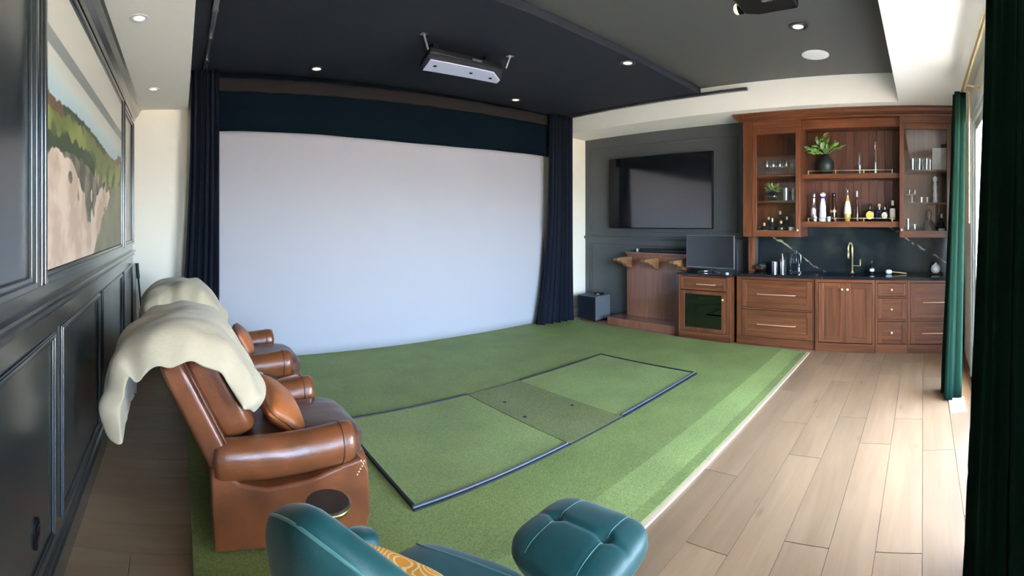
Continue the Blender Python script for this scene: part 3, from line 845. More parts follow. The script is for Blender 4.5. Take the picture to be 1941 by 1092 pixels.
def pillow(name, mat, size, loc, rot, label, cat='pillow', group=None, seed=0, seam=None):
    def fn(q):
        r = max(abs(q.x), abs(q.y))
        k = (1 - min(1, abs(q.x)) ** 2.6) ** .5 * (1 - min(1, abs(q.y)) ** 2.6) ** .5
        return Vector((q.x * (1 - .06 * (1 - abs(q.y)) ), q.y * (1 - .06 * (1 - abs(q.x))), (q.z / max(.2, abs(q.z)) if abs(q.z) > .2 else q.z / .2) * (.06 + .94 * k) + .05 * noise.noise(Vector((q.x * 2 + seed, q.y * 2, q.z)))))
    t = thing(name, label, cat, loc, group)
    t.rotation_euler = rot
    MB().round_box(size, 8, 14, fn=fn).build('cover', mat, t, smooth=True, local=True)
    if seam:
        a, b = size[0] / 2, size[1] / 2
        pts = []
        for k in range(49):
            th = 2 * PI * k / 48; c, s = math.cos(th), math.sin(th)
            e = (abs(c) ** 8 + abs(s) ** 8) ** (1 / 8)
            x, y = c / e, s / e
            pts.append((a * x * (1 - .06 * (1 - abs(y))), b * y * (1 - .06 * (1 - abs(x))), 0))
        MB().tube(pts, .005, 6).build('piping', seam, t, smooth=True, local=True)
    return t
pillow('lumbar_pillow', 'leather_tan', (.26, .46, .16), (.545, 2.58, .545), (math.radians(8), math.radians(40), math.radians(6)), 'tan leather lumbar pillow on the nearer recliner seat', group='tan lumbar pillows', seam='leather')
pillow('lumbar_pillow', 'leather_tan', (.26, .42, .15), (.52, 3.90, .565), (0, math.radians(62), math.radians(-4)), 'tan leather lumbar pillow on the farther recliner seat', group='tan lumbar pillows', seam='leather', seed=4)

# little tables
def drink_table(name, loc, r, z, label, top, rim):
    t = thing(name, label, 'table', (loc[0], loc[1], .045))
    x, y = loc
    MB().lathe([(r, 0), (r, .016), (r - .004, .02), (.001, .02)], x, y, z - .02, 40).build('table_top', top, t)
    MB().lathe([(r + .004, -.004), (r + .006, .008), (r + .004, .014)], x, y, z - .02, 40).build('rim', rim, t, smooth=True)
    MB().lathe([(.012, .02), (.012, z - .075)], x, y, .045, 16).build('stem', rim, t, smooth=True)
    MB().lathe([(min(.11, r), 0), (min(.11, r), .008), (.03, .018), (.012, .03)], x, y, .045, 32).build('base', rim, t, smooth=True)
    return t
drink_table('drink_table', (.605, 1.872), .092, .40, 'small round dark drink table with brass rim beside the nearer recliner', 'dark_table', 'brass')
drink_table('charging_table', (.50, 3.225), .175, .47, 'round dark side table between the two recliners', 'grey_metal_table', 'dark_steel')
tag(MB().lathe([(.045, 0), (.047, .004), (.045, .010), (.001, .011)], .545, 3.33, .471, 28).build('charging_pad', 'white_gloss', smooth=False), 'round white charging pad on the table between the recliners', 'charger')
tag(MB().lathe([(.042, 0), (.042, .006), (.001, .007)], .50, 3.13, .471, 24).build('coaster', 'device_grey'), 'round grey coaster on the table between the recliners', 'coaster')
t = thing('remote_control', 'small black remote lying beside the white charging pad', 'remote', (.50, 3.225, .471))
MB().box(.445, .555, 3.205, 3.245, .471, .485).build('case', 'black_plastic', t, bevel=.004)
MB().box(.47, .53, 3.215, 3.235, .485, .4865).build('buttons', 'device_grey', t)

# ------------------------------------------------------------------ green velvet lounge chair (local: faces +x)
gc = thing('lounge_chair', 'dark green velvet shell-back lounge chair in the foreground', 'chair', (.43, 1.045, 0.0))
gc.rotation_euler = (0, 0, math.radians(29))
def shell_path(u):
    """plan of the wrap-round shell from the near arm tip (u=0) round the back to the far arm tip (u=1)"""
    a = (u - .5) * 2
    if abs(a) < .62:
        th = PI + a / .62 * PI * .5
        return Vector((.30 + .33 * math.cos(th), -.345 * math.sin(th))), abs(a)
    f = (abs(a) - .62) / .38
    return Vector((.30 + .16 * f, math.copysign(.345 - .03 * f, a))), abs(a)
def shell_top(a):
    return .49 + .465 * max(0, 1 - (a / .46) ** 1.4) - .02 * sm(.8, 1, a)
NSH, NCS = 56, 20
def shell(u, v):
    c, a = shell_path(u)
    c2, _ = shell_path(min(1, u + .01)); c1, _ = shell_path(max(0, u - .01))
    d = (c2 - c1).normalized(); n = Vector((d.y, -d.x))      # outwards
    if (c - Vector((.3, 0))).dot(n) < 0: n = -n
    top = shell_top(a); zb = .20
    th = .066 * (1 - .2 * a)
    if u <= 0 or u >= 1: th *= .1
    elif u < .035 or u > .965: th *= .75
    hh = (top - zb) / 2; zc = (top + zb) / 2
    t_ = 2 * PI * v
    ca, sa = math.cos(t_), math.sin(t_)
    e = .30
    x = math.copysign(abs(ca) ** .8, ca) * th; z = math.copysign(abs(sa) ** e, sa) * hh
    if u <= 0 or u >= 1: z *= .86
    lean = .13 * (1 - a) * max(0, (z + zc - .35)) / .5          # back leans outwards towards the top
    flare = n * (x + lean)
    return (c.x + flare.x, c.y + flare.y, zc + z)
MB().grid(lambda v, u: shell(u, v), NCS * 2, NSH, close_u=True).build('shell_back', 'green_velvet', gc, smooth=True, local=True)
pts2 = [shell(.03 + .94 * k / 79, .165) for k in range(80)]
MB().tube(pts2, .004, 6).build('piping', 'green_piping', gc, smooth=True, local=True)
def gseat(q):
    z = q.z * (1 + .12 * (1 - q.x ** 2) * (1 - q.y ** 2)) if q.z > 0 else q.z
    return Vector((q.x, q.y * (1 - .06 * q.x), z))
scu = MB().round_box((.58, .54, .20), 4, 12, (.345, 0, .32), fn=gseat).build('seat_cushion', 'green_velvet', gc, smooth=True, local=True)
MB().tube([(.545, -.2 + .4 * k / 10, .423 - .012 * abs(k - 5) / 5) for k in range(11)], .0035, 6).build('seam', 'green_piping', scu, smooth=True, local=True)
MB().lathe([(.16, .20), (.05, .17), (.03, .12), (.03, .05)], .32, 0, 0, 24).build('column', 'dark_steel', gc, smooth=True, local=True)
for k in range(4):
    a = PI / 4 + k * PI / 2
    MB().tube([(.32, 0, .07), (.32 + .17 * math.cos(a), .17 * math.sin(a), .018)], .016, 8, rads=[.022, .014]).build('leg', 'dark_steel', gc, smooth=True, local=True)
pillow('throw_pillow', 'orange_print', (.32, .32, .13), (.635, 1.165, .495), (math.radians(0), math.radians(62), math.radians(29)), 'orange and cream patterned pillow on the green lounge chair', seed=2)

# tufted ottoman (local: long axis follows the chair)
ot = thing('ottoman', 'dark green velvet tufted ottoman at the edge of the turf', 'ottoman', (1.29, 1.14, 0.0))
ot.rotation_euler = (0, 0, math.radians(7))
OS = (.405, .435, .16)
def tuft(q):
    z = q.z
    if z > 0:
        z *= 1 + .16 * (1 - q.x ** 2) * (1 - q.y ** 2)
        for by in (-.48, .48):
            z -= .26 * math.exp(-(q.x ** 2 + (q.y - by) ** 2) / .012)
            z -= .05 * math.exp(-((q.y - by) / .05) ** 2)
        z -= .10 * math.exp(-(q.x / .06) ** 2) * max(0, 1 - q.y ** 6)
    else:
        k = 1 - .16 * abs(z); return Vector((q.x * k, q.y * k, z))
    return Vector((q.x, q.y, z))
oc = MB().round_box(OS, 4.0, 36, (0, 0, .365), fn=tuft).build('cushion', 'green_velvet', ot, smooth=True, local=True)
def top_z(x, y):
    e = 4.0; d = max(1e-6, 1 - abs(x) ** e - abs(y) ** e) ** (1 / e)
    return tuft(Vector((x, y, d))).z * OS[2] / 2 + .365
for by in (-.48, .48):
    MB().lathe([(.009, -.004), (.008, .002), (.001, .004)], 0, by * OS[1] / 2, top_z(0, by) + .002, 12).build('button', 'green_velvet', oc, smooth=True, local=True)
    for s0, s1 in ((-.93, -.08), (.08, .93)):
        pts = [((s0 + (s1 - s0) * k / 14) * OS[0] / 2, by * OS[1] / 2, top_z(s0 + (s1 - s0) * k / 14, by) + .0005) for k in range(15)]
        MB().tube(pts, .0022, 6).build('seam', 'green_piping', oc, smooth=True, local=True)
MB().round_box((.30, .30, .05), 6, 8, (0, 0, .285)).build('seat_pan', 'green_velvet', ot, smooth=True, local=True)
MB().lathe([(.10, .25), (.03, .22), (.03, .05)], 0, 0, 0, 20).build('column', 'dark_steel', ot, smooth=True, local=True)
for k in range(4):
    a = PI / 4 + k * PI / 2
    MB().tube([(0, 0, .07), (.21 * math.cos(a), .21 * math.sin(a), .018)], .014, 8, rads=[.02, .013]).build('leg', 'dark_steel', ot, smooth=True, local=True)

# ------------------------------------------------------------------ television wall
tv = thing('television', 'large black flat television mounted on the dark panelled wall', 'television', (6.08, 3.82, 1.47))
box('housing', 'black_plastic', 6.05, 6.10, 2.885, 4.735, 1.462, 2.575, tv, bevel=.006)
box('screen_panel', 'tv_glass', 6.044, 6.050, 2.895, 4.725, 1.475, 2.567, tv)
box('wall_bracket', 'black_plastic', 6.10, XR, 3.5, 4.1, 1.85, 2.2, tv)
sbw = thing('subwoofer', 'black cube subwoofer on the floor by the white wall', 'speaker', (5.86, 4.86, 0))
box('cabinet', 'device_grey', 5.66, 6.02, 4.68, 5.06, .03, .40, sbw, bevel=.008)
box('front_grille', 'sub_front', 5.645, 5.66, 4.69, 5.05, .04, .39, sbw, bevel=.005)
box('badge', 'silver', 5.643, 5.645, 4.86, 4.88, .065, .08, sbw)
for x in (5.70, 5.98):
    for y in (4.72, 5.02):
        MB().lathe([(.02, 0), (.022, .03)], x, y, 0, 12).build('foot', 'rubber_black', sbw)
cr = thing('cable_box', 'small dark box resting on top of the subwoofer', 'box', (5.87, 4.80, .40))
box('shell', 'black_plastic', 5.82, 5.93, 4.74, 4.85, .402, .43, cr, bevel=.004)
box('front_strip', 'white_gloss', 5.817, 5.82, 4.75, 4.80, .41, .42, cr)

# wooden bag rack
rk = thing('golf_bag_rack', 'reddish wooden bag rack with scrolled brackets below the television', 'rack', (5.9, 3.82, 0))
box('plinth', 'rack_wood', 5.66, 6.08, 3.20, 4.46, 0, .115, rk, bevel=.006)
box('back_panel', 'rack_wood', 5.98, 6.08, 3.26, 4.32, .115, 1.07, rk, bevel=.004)
box('top_rail', 'rack_wood', 5.955, 6.08, 3.24, 4.34, 1.07, 1.10, rk, bevel=.004)
box('rail_board', 'rack_wood', 5.962, 5.98, 3.27, 4.31, .97, 1.055, rk, bevel=.003)
corb = [(5.962, 1.03), (5.60, 1.03), (5.575, 1.012), (5.585, .99), (5.62, .978), (5.655, .985), (5.685, .965), (5.73, .94), (5.77, .94), (5.81, .92), (5.84, .885), (5.885, .875), (5.925, .865), (5.962, .85)]
for y in (4.25, 3.76, 3.285):
    MB().prism(corb, 'Y', y - .04, y + .04).build('bracket', 'corbel_wood', rk, bevel=.005)
tag(MB().box(6.01, 6.05, 4.13, 4.165, 1.102, 1.15).build('sensor_cube', 'white_gloss', bevel=.004), 'tiny white sensor on top of the bag rack', 'sensor')
sb = thing('sound_bar', 'slim dark sound bar lying on the bag rack', 'sound bar', (6.03, 3.6, 1.10))
box('bar', 'black_plastic', 5.99, 6.06, 3.25, 4.10, 1.102, 1.155, sb, bevel=.008)
box('grille', 'sub_front', 5.987, 5.99, 3.27, 4.08, 1.108, 1.148, sb)

# ------------------------------------------------------------------ cabinet making helpers (fronts face -X)
def shaker(name, parent, x, y0, y1, z0, z1, fw=.05, t=.022, mat='bar_wood', rmat='bar_wood_h'):
    """five-piece front: recessed field, two stiles, two rails"""
    o = MB().box(x + .010, x + t, y0 + fw * .8, y1 - fw * .8, z0 + fw * .8, z1 - fw * .8).build(name, rmat if (y1 - y0) > (z1 - z0) else mat, parent)
    for a, b in ((y0, y0 + fw), (y1 - fw, y1)):
        box('stile', mat, x, x + t, a, b, z0, z1, o, bevel=.003)
    for a, b in ((z0, z0 + fw), (z1 - fw, z1)):
        box('rail', rmat, x, x + t, y0 + fw, y1 - fw, a, b, o, bevel=.003)
    # inner bead
    m = MB(); f = fw; w = .008
    m.box(x + .004, x + .012, y0 + f, y0 + f + w, z0 + f, z1 - f).box(x + .004, x + .012, y1 - f - w, y1 - f, z0 + f, z1 - f)
    m.box(x + .004, x + .012, y0 + f + w, y1 - f - w, z0 + f, z0 + f + w).box(x + .004, x + .012, y0 + f + w, y1 - f - w, z1 - f - w, z1 - f)
    m.build('bead', mat, o)
    return o
def pull(parent, x, y0, y1, z, mat='copper_pull'):
    MB().tube([(x, y0, z), (x - .022, y0 + .004, z), (x - .028, y0 + .014, z), (x - .028, y1 - .014, z), (x - .022, y1 - .004, z), (x, y1, z)], .006, 8).build('handle', mat, parent, smooth=True)
def knob(parent, x, y, z, mat='copper_pull'):
    m = MB(); n = 14
    prof = [(.007, 0), (.006, .012), (.013, .016), (.016, .022), (.013, .028), (.002, .030)]
    i = 0
    for r, d in prof:
        for k in range(n):
            a = 2 * PI * k / n; m.v.append((x - d, y + r * math.cos(a), z + r * math.sin(a)))
    for j in range(len(prof) - 1):
        for k in range(n):
            a, b = j * n + k, j * n + (k + 1) % n; m.f.append((a, b, b + n, a + n))
    m.f.append(tuple(range(n))); m.f.append(tuple((len(prof) - 1) * n + k for k in range(n)))
    m.build('knob', mat, parent, smooth=True)

# audio cabinet with monitor
av = thing('media_cabinet', 'free-standing wooden cabinet with a glass door under the monitor', 'cabinet', (5.8, 2.76, 0))
AX, AY0, AY1, AZ = 5.545, 2.385, 3.15, .86
b = MB()
b.box(AX + .022, XR - .01, AY0, AY0 + .02, .0, AZ).box(AX + .022, XR - .01, AY1 - .02, AY1, .0, AZ).box(XR - .03, XR - .01, AY0 + .02, AY1 - .02, 0, AZ)
b.box(AX + .022, XR - .03, AY0 + .02, AY1 - .02, .10, .12).box(AX + .022, XR - .03, AY0 + .02, AY1 - .02, .62, .64).box(AX + .022, XR - .03, AY0 + .02, AY1 - .02, AZ - .02, AZ)
b.build('carcass', 'bar_wood', av)
box('shelf', 'bar_wood_h', AX + .06, XR - .03, AY0 + .02, AY1 - .02, .50, .515, av)
box('plinth', 'bar_wood_h', AX + .004, AX + .022, AY0, AY1, 0, .112, av, bevel=.003)
for a, c in ((AY0, AY0 + .065), (AY1 - .03, AY1)):
    box('face_stile', 'bar_wood', AX, AX + .022, a, c, .112, AZ, av, bevel=.003)
box('top', 'counter_black', AX - .025, XR - .01, AY0 - .015, AY1 + .02, AZ, AZ + .022, av, bevel=.004)
d = shaker('drawer', av, AX - .004, AY0 + .07, AY1 - .035, .665, .835, .03)
pull(d, AX - .004, 2.60, 2.87, .745)
dr = MB(); y0, y1, z0, z1, f = AY0 + .07, AY1 - .035, .118, .655, .06
dr.box(AX - .004, AX + .018, y0, y0 + f, z0, z1).box(AX - .004, AX + .018, y1 - f, y1, z0, z1)
dr.box(AX - .004, AX + .018, y0 + f, y1 - f, z0, z0 + .05).box(AX - .004, AX + .018, y0 + f, y1 - f, z1 - .045, z1)
d = dr.build('door', 'bar_wood', av, bevel=.003)
box('pane', 'dark_pane', AX + .004, AX + .008, y0 + f, y1 - f, z0 + .05, z1 - .045, d)
knob(d, AX - .004, y0 + .035, .56)
t = thing('amplifier', 'black amplifier seen through the cabinet glass door', 'amplifier', (5.85, 2.8, .12))
box('case', 'black_plastic', 5.66, 6.04, 2.53, 2.95, .135, .45, t, bevel=.005)
box('label_plate', 'white_gloss', 5.657, 5.66, 2.545, 2.565, .25, .32, t)
for y in (2.58, 2.9):
    box('foot', 'rubber_black', 5.7, 5.98, y - .02, y + .02, .12, .135, t)
tag(box('book', 'book_cream', 5.68, 5.92, 2.72, 2.93, .516, .55, bevel=.004), 'cream book lying on the shelf inside the media cabinet', 'book')
mo = thing('computer_monitor', 'wide black monitor with silver stand on the wooden media cabinet', 'monitor', (5.75, 2.76, .884))
box('panel', 'monitor_black', 5.715, 5.722, 2.42, 3.115, .955, 1.375, mo)
box('bezel', 'silver', 5.722, 5.75, 2.408, 3.125, .938, 1.385, mo, bevel=.005)
MB().tube([(5.75, 2.76, 1.12), (5.80, 2.76, 1.02), (5.80, 2.76, .90)], .02, 10).build('neck', 'silver', mo, smooth=True)
for s in (-1, 1):
    MB().tube([(5.80, 2.76, .902), (5.67, 2.76 + s * .16, .892)], .010, 8).build('foot', 'silver', mo, smooth=True)
tag(MB().lathe([(.022, 0), (.024, .01), (.02, .02), (.001, .022)], 5.62, 2.47, .883, 16).build('puck', 'white_gloss'), 'small pale puck lying beside the monitor stand', 'gadget')

# ------------------------------------------------------------------ bar base units
BX, BZ = 5.62, .872          # front plane of the fronts, top of the carcasses
def carcass(name, label, y0, y1, front, toe=True):
    t = thing(name, label, 'cabinet', (5.86, (y0 + y1) / 2, 0), 'base cabinets of the bar')
    b = MB()
    b.box(front + .022, XR - .01, y0, y0 + .018, 0, BZ).box(front + .022, XR - .01, y1 - .018, y1, 0, BZ).box(XR - .03, XR - .01, y0 + .018, y1 - .018, 0, BZ)
    b.box(front + .022, XR - .03, y0 + .018, y1 - .018, .08, .10)
    b.build('carcass', 'bar_wood', t)
    box('plinth', 'bar_wood_h', front - .004, front + .022, y0, y1, 0, .105, t, bevel=.003)
    return t
def face(t, x, y0, y1, z0, z1, vert):
    m = 'bar_wood' if vert else 'bar_wood_h'
    box('face_frame', m, x, x + .022, y0, y1, z0, z1, t, bevel=.002)
# two wide drawers
t = carcass('drawer_cabinet', 'bar base cabinet with two wide drawers, next to the media cabinet', 1.30, 2.335, BX)
face(t, BX, 2.265, 2.335, .105, BZ, True); face(t, BX, 1.30, 1.335, .105, BZ, True)
face(t, BX, 1.335, 2.265, .835, BZ, False); face(t, BX, 1.335, 2.265, .455, .475, False)
for z0, z1, zh in ((.48, .83, .655), (.11, .45, .275)):
    d = shaker('drawer', t, BX - .006, 1.34, 2.26, z0, z1, .06)
    pull(d, BX - .006, 1.55, 2.05, zh)
# sink unit
SX = BX - .035
t = carcass('sink_cabinet', 'bar sink cabinet with two tall doors under the brass tap', .572, 1.295, SX)
face(t, SX, 1.255, 1.295, .105, BZ, True); face(t, SX, .572, .60, .105, BZ, True); face(t, SX, .60, 1.255, .835, BZ, False)
for y0, y1, ky in ((.93, 1.25, .962), (.605, .925, .895)):
    d = shaker('door', t, SX - .006, y0, y1, .115, .83, .06)
    knob(d, SX - .006, ky, .755)
# three small drawers
t = carcass('small_drawer_cabinet', 'narrow bar cabinet of three small drawers with round knobs', .185, .568, BX)
face(t, BX, .54, .568, .105, BZ, True); face(t, BX, .185, .20, .105, BZ, True); face(t, BX, .20, .54, .835, BZ, False); face(t, BX, .20, .54, .655, .675, False); face(t, BX, .20, .54, .38, .40, False)
for z0, z1, zk, fw in ((.68, .83, .755, .03), (.405, .65, .525, .045), (.112, .375, .245, .045)):
    d = shaker('drawer', t, BX - .006, .203, .537, z0, z1, fw)
    knob(d, BX - .006, .37, zk)
# wide drawers by the window
t = carcass('window_drawer_cabinet', 'bar base cabinet with two deep drawers, partly behind the green curtain', -.47, .181, BX)
face(t, BX, .15, .181, .105, BZ, True); face(t, BX, -.47, -.44, .105, BZ, True); face(t, BX, -.44, .15, .835, BZ, False); face(t, BX, -.44, .15, .385, .405, False)
for z0, z1, zh in ((.41, .83, .61), (.112, .38, .245)):
    d = shaker('drawer', t, BX - .006, -.435, .147, z0, z1, .05)
    pull(d, BX - .006, -.30, .01, zh, 'dark_steel' if False else 'copper_pull')
# counter with a sink cut-out
CZ0, CZ1 = BZ, .908
SY0, SY1, SX0, SX1 = .66, 1.20, 5.68, 5.94
m = MB()
m.box(5.57, XR - .002, SY1, 2.37, CZ0, CZ1).box(5.57, XR - .002, -.475, SY0, CZ0, CZ1).box(5.57, SX0, SY0, SY1, CZ0, CZ1).box(SX1, XR - .002, SY0, SY1, CZ0, CZ1)
tag(m.build('bar_countertop', 'counter_black', bevel=.003), 'polished black stone countertop along the whole bar', 'countertop')
tag(box('bar_backsplash', 'black_marble', XR - .022, XR - .002, -.475, 2.20, CZ1 + .001, 1.50), 'black marble backsplash with gold veins behind the brass tap', 'backsplash')
t = thing('bar_sink', 'small dark undermount sink in the black counter', 'sink', ((SX0 + SX1) / 2, .93, CZ0))
m = MB(); z = CZ0 - .001
m.box(SX0 - .01, SX0, SY0 - .01, SY1 + .01, .70, z).box(SX1, SX1 + .01, SY0 - .01, SY1 + .01, .70, z).box(SX0, SX1, SY0 - .01, SY0, .70, z).box(SX0, SX1, SY1, SY1 + .01, .70, z).box(SX0, SX1, SY0, SY1, .70, .71)
m.build('basin', 'dark_steel', t)
MB().lathe([(.03, 0), (.03, .004), (.001, .004)], 5.81, .93, .71, 16).build('drain', 'silver', t)
f = thing('brass_faucet', 'tall brass gooseneck tap standing behind the bar sink', 'faucet', (5.99, .90, CZ1))
MB().lathe([(.026, 0), (.026, .006), (.018, .010), (.018, .02)], 5.99, .90, CZ1, 20).build('base', 'soft_gold', f, smooth=True)
pts = [(5.99, .90, CZ1 + .01), (5.99, .90, 1.22)] + [(5.99 - .055 + .055 * math.cos(a), .90 + .018 * (1 - math.cos(a)), 1.22 + .075 * math.sin(a)) for a in [PI * k / 12 for k in range(1, 13)]] + [(5.88, .936, 1.19)]
MB().tube(pts, .0125, 12).build('spout', 'soft_gold', f, smooth=True)
MB().tube([(5.88, .936, 1.19), (5.88, .936, 1.10)], .016, 12).build('spray_head', 'soft_gold', f, smooth=True)
MB().tube([(5.99, .90, 1.0), (5.99, .80, 1.0), (5.99, .797, 1.005), (5.99, .797, 1.085)], .007, 8).build('lever', 'soft_gold', f, smooth=True)

# things on the counter
def lathe_thing(name, label, cat, prof_parts, x, y, z, group=None, seg=20):
    """prof_parts: [(part name, material, [(r, h), ...]), ...]"""
    t = thing(name, label, cat, (x, y, z), group)
    for pn, mt, pr in prof_parts:
        MB().lathe(pr, x, y, z, seg).build(pn, mt, t, angle=40)
    return t
lathe_thing('steel_cup', 'brushed grey tumbler on the counter left of the bar tools', 'cup', [('wall', 'silver', [(.038, 0), (.042, .13), (.039, .132), (.036, .02)])], 5.90, 1.915, CZ1)
lathe_thing('cocktail_shaker', 'tall steel cocktail shaker on the black counter', 'shaker', [('body', 'silver', [(.030, 0), (.034, .05), (.034, .15), (.024, .17)]), ('cap', 'dark_steel', [(.024, .17), (.022, .205), (.014, .212), (.012, .235), (.001, .24)])], 5.96, 1.825, CZ1)
t = thing('bar_tool_stand', 'steel stand of hanging bar tools on the black counter', 'bar tools', (5.93, 1.63, CZ1))
MB().box(5.88, 5.98, 1.55, 1.71, CZ1, CZ1 + .014).build('base', 'silver', t, bevel=.004)
MB().tube([(5.95, 1.69, CZ1 + .01), (5.95, 1.69, 1.13), (5.95, 1.66, 1.155), (5.95, 1.60, 1.155), (5.95, 1.57, 1.13), (5.95, 1.57, CZ1 + .01)], .006, 8).build('frame', 'silver', t, smooth=True)
MB().tube([(5.95, 1.63, 1.155), (5.95, 1.63, 1.19)], .006, 8).build('finial', 'silver', t, smooth=True)
for y, h, mt in ((1.665, .16, 'dark_steel'), (1.63, .14, 'silver'), (1.60, .18, 'dark_steel')):
    MB().tube([(5.94, y, 1.15), (5.94, y, 1.15 - h * .6), (5.94, y, 1.15 - h)], .004, 8, rads=[.003, .004, .014]).build('tool', mt, t, smooth=True)
MB().lathe([(.016, 0), (.02, .05), (.012, .055), (.02, .10), (.001, .101)], 5.90, 1.585, CZ1 + .015, 16).build('jigger', 'silver', t)
t = thing('dark_cloth', 'crumpled dark cloth at the left end of the black counter', 'cloth', (5.95, 2.14, CZ1))
MB().round_box((.14, .17, .08), 2.6, 10, (5.95, 2.14, CZ1 + .046), fn=lambda q: q * (1 + .3 * noise.noise(q * 2.2))).build('folds', 'brown_bottle', t, smooth=True)
MB().round_box((.09, .11, .05), 2.6, 8, (5.93, 2.10, CZ1 + .075), fn=lambda q: q * (1 + .3 * noise.noise(q * 2.6))).build('corner', 'vase_dark', t, smooth=True)
lathe_thing('soap_bottle', 'small black soap bottle right of the brass tap', 'bottle', [('body', 'black_plastic', [(.03, 0), (.032, .01), (.032, .09), (.012, .11), (.012, .125)]), ('label', 'label_white', [(.0325, .03), (.0325, .065)]), ('pump', 'black_gloss', [(.008, .125), (.008, .15), (.018, .152), (.016, .165), (.001, .166)])], 5.95, .645, CZ1)
t = thing('ladle', 'white round-headed scoop lying on the black counter', 'scoop', (5.90, .32, CZ1))
MB().round_box((.075, .085, .06), 2.2, 8, (5.90, .425, CZ1 + .030)).build('bowl', 'white_ceramic', t, smooth=True)
MB().tube([(5.90, .40, CZ1 + .03), (5.90, .30, CZ1 + .022), (5.90, .20, CZ1 + .012)], .008, 8).build('handle', 'cork_tan', t, smooth=True)
t = thing('glass_globe_jar', 'pale rounded jar beside the green curtain on the counter', 'jar', (5.93, -.16, CZ1))
MB().lathe([(.03, 0), (.055, .02), (.062, .055), (.05, .095), (.02, .115), (.018, .13), (.001, .132)], 5.93, -.16, CZ1 + .012, 20).build('jar_body', 'white_ceramic', t, smooth=True)
MB().lathe([(.085, 0), (.09, .010), (.001, .011)], 5.93, -.17, CZ1, 24).build('saucer', 'dark_table', t)

# ------------------------------------------------------------------ bar upper units
UX, UZ0, UZ1 = 5.715, 1.37, 2.845
def upper(name, label, y0, y1, shelves, door_y, open_to_counter):
    t = thing(name, label, 'cabinet', (5.9, (y0 + y1) / 2, UZ0), 'glass-fronted wall cabinets')
    b = MB()
    zc = CZ1 + .001 if open_to_counter else UZ0
    b.box(UX + .022, XR - .002, y1 - .02, y1, UZ0, UZ1).box(UX + .022, XR - .002, y0, y0 + .02, UZ0, UZ1)
    b.box(UX + .022, XR - .002, y0 + .02, y1 - .02, UZ0, UZ0 + .03).box(UX + .022, XR - .002, y0 + .02, y1 - .02, UZ1 - .02, UZ1).box(XR - .02, XR - .002, y0 + .02, y1 - .02, UZ0 + .03, UZ1 - .02)
    b.build('carcass', 'bar_wood', t)
    for z in shelves:
        box('shelf', 'bar_wood_h', UX + .05, XR - .022, y0 + .021, y1 - .021, z - .02, z, t, bevel=.002)
    a, c = door_y
    if y1 - c > .01: box('face_stile', 'bar_wood', UX, UX + .022, c + .002, y1, UZ0, UZ1, t, bevel=.002)
    if a - y0 > .01: box('face_stile', 'bar_wood', UX, UX + .022, y0, a - .002, UZ0, UZ1, t, bevel=.002)
    box('face_rail', 'bar_wood_h', UX, UX + .022, a, c, 2.76, UZ1, t, bevel=.002)
    fw = .055
    d = box('door', 'bar_wood', UX - .008, UX + .016, a, a + fw, UZ0 + .005, 2.755, t, bevel=.003)
    box('stile', 'bar_wood', UX - .008, UX + .016, c - fw, c, UZ0 + .005, 2.755, d, bevel=.003)
    box('rail', 'bar_wood_h', UX - .008, UX + .016, a + fw, c - fw, UZ0 + .005, UZ0 + .085, d, bevel=.003)
    box('rail', 'bar_wood_h', UX - .008, UX + .016, a + fw, c - fw, 2.68, 2.755, d, bevel=.003)
    box('pane', 'cabinet_pane', UX + .002, UX + .006, a + fw, c - fw, UZ0 + .085, 2.68, d)
    return t, d
L_SH = [1.835, 2.165]
tL, dL = upper('glass_wall_cabinet', 'glass-fronted wall cabinet at the left end of the bar, holding wine glasses and a plant', 1.515, 2.285, L_SH, (1.518, 2.15), False)
knob(dL, UX - .008, 1.545, 1.46)
sidep = box('side_panel', 'bar_wood', UX + .19, XR - .002, 2.262, 2.285, CZ1 + .001, UZ0, tL, bevel=.003)
box('side_panel', 'bar_wood', UX + .20, UX + .222, 2.20, 2.262, CZ1 + .001, UZ0, tL, bevel=.003)
R_SH = [1.80, 2.20]
tR, dR = upper('glass_wall_cabinet', 'glass-fronted wall cabinet beside the green curtain, holding a dark bust-shaped bottle', -.47, .285, R_SH, (-.345, .282), False)
knob(dR, UX - .008, .255, 1.465)
# open shelves between them
MXF = 5.80
t = thing('open_shelf_unit', 'open wooden bar shelves with brass gallery rails between the glass cabinets', 'shelves', (5.95, .90, 1.49))
nb = 12
for k in range(nb):
    a = .286 + (1.514 - .286) * k / nb; c = .286 + (1.514 - .286) * (k + 1) / nb
    box('back_board', 'bar_back', XR - .022 - (.002 if k % 2 else 0), XR - .002, a + .001, c - .001, 1.572, 2.745, t, bevel=.002)
SH1, SH2 = 2.165, 1.568
for z, th in ((SH1, .062), (SH2, .072)):
    sh = box('shelf', 'bar_wood_h', MXF, XR - .024, .287, 1.513, z - th, z, t, bevel=.004)
    rr = MB().tube([(MXF + .02, .375, z + .040), (MXF + .02, 1.44, z + .040)], .0035, 8).build('gallery_rail', 'soft_gold', sh, smooth=True)
    for y in (.378, .73, 1.085, 1.437):
        box('rail_post', 'soft_gold', MXF + .014, MXF + .026, y - .006, y + .006, z, z + .046, sh)
box('top_rail', 'bar_wood_h', MXF, MXF + .022, .287, 1.513, 2.735, UZ1, t, bevel=.003)
box('top_board', 'bar_wood_h', MXF + .022, XR - .002, .287, 1.513, 2.748, 2.768, t)
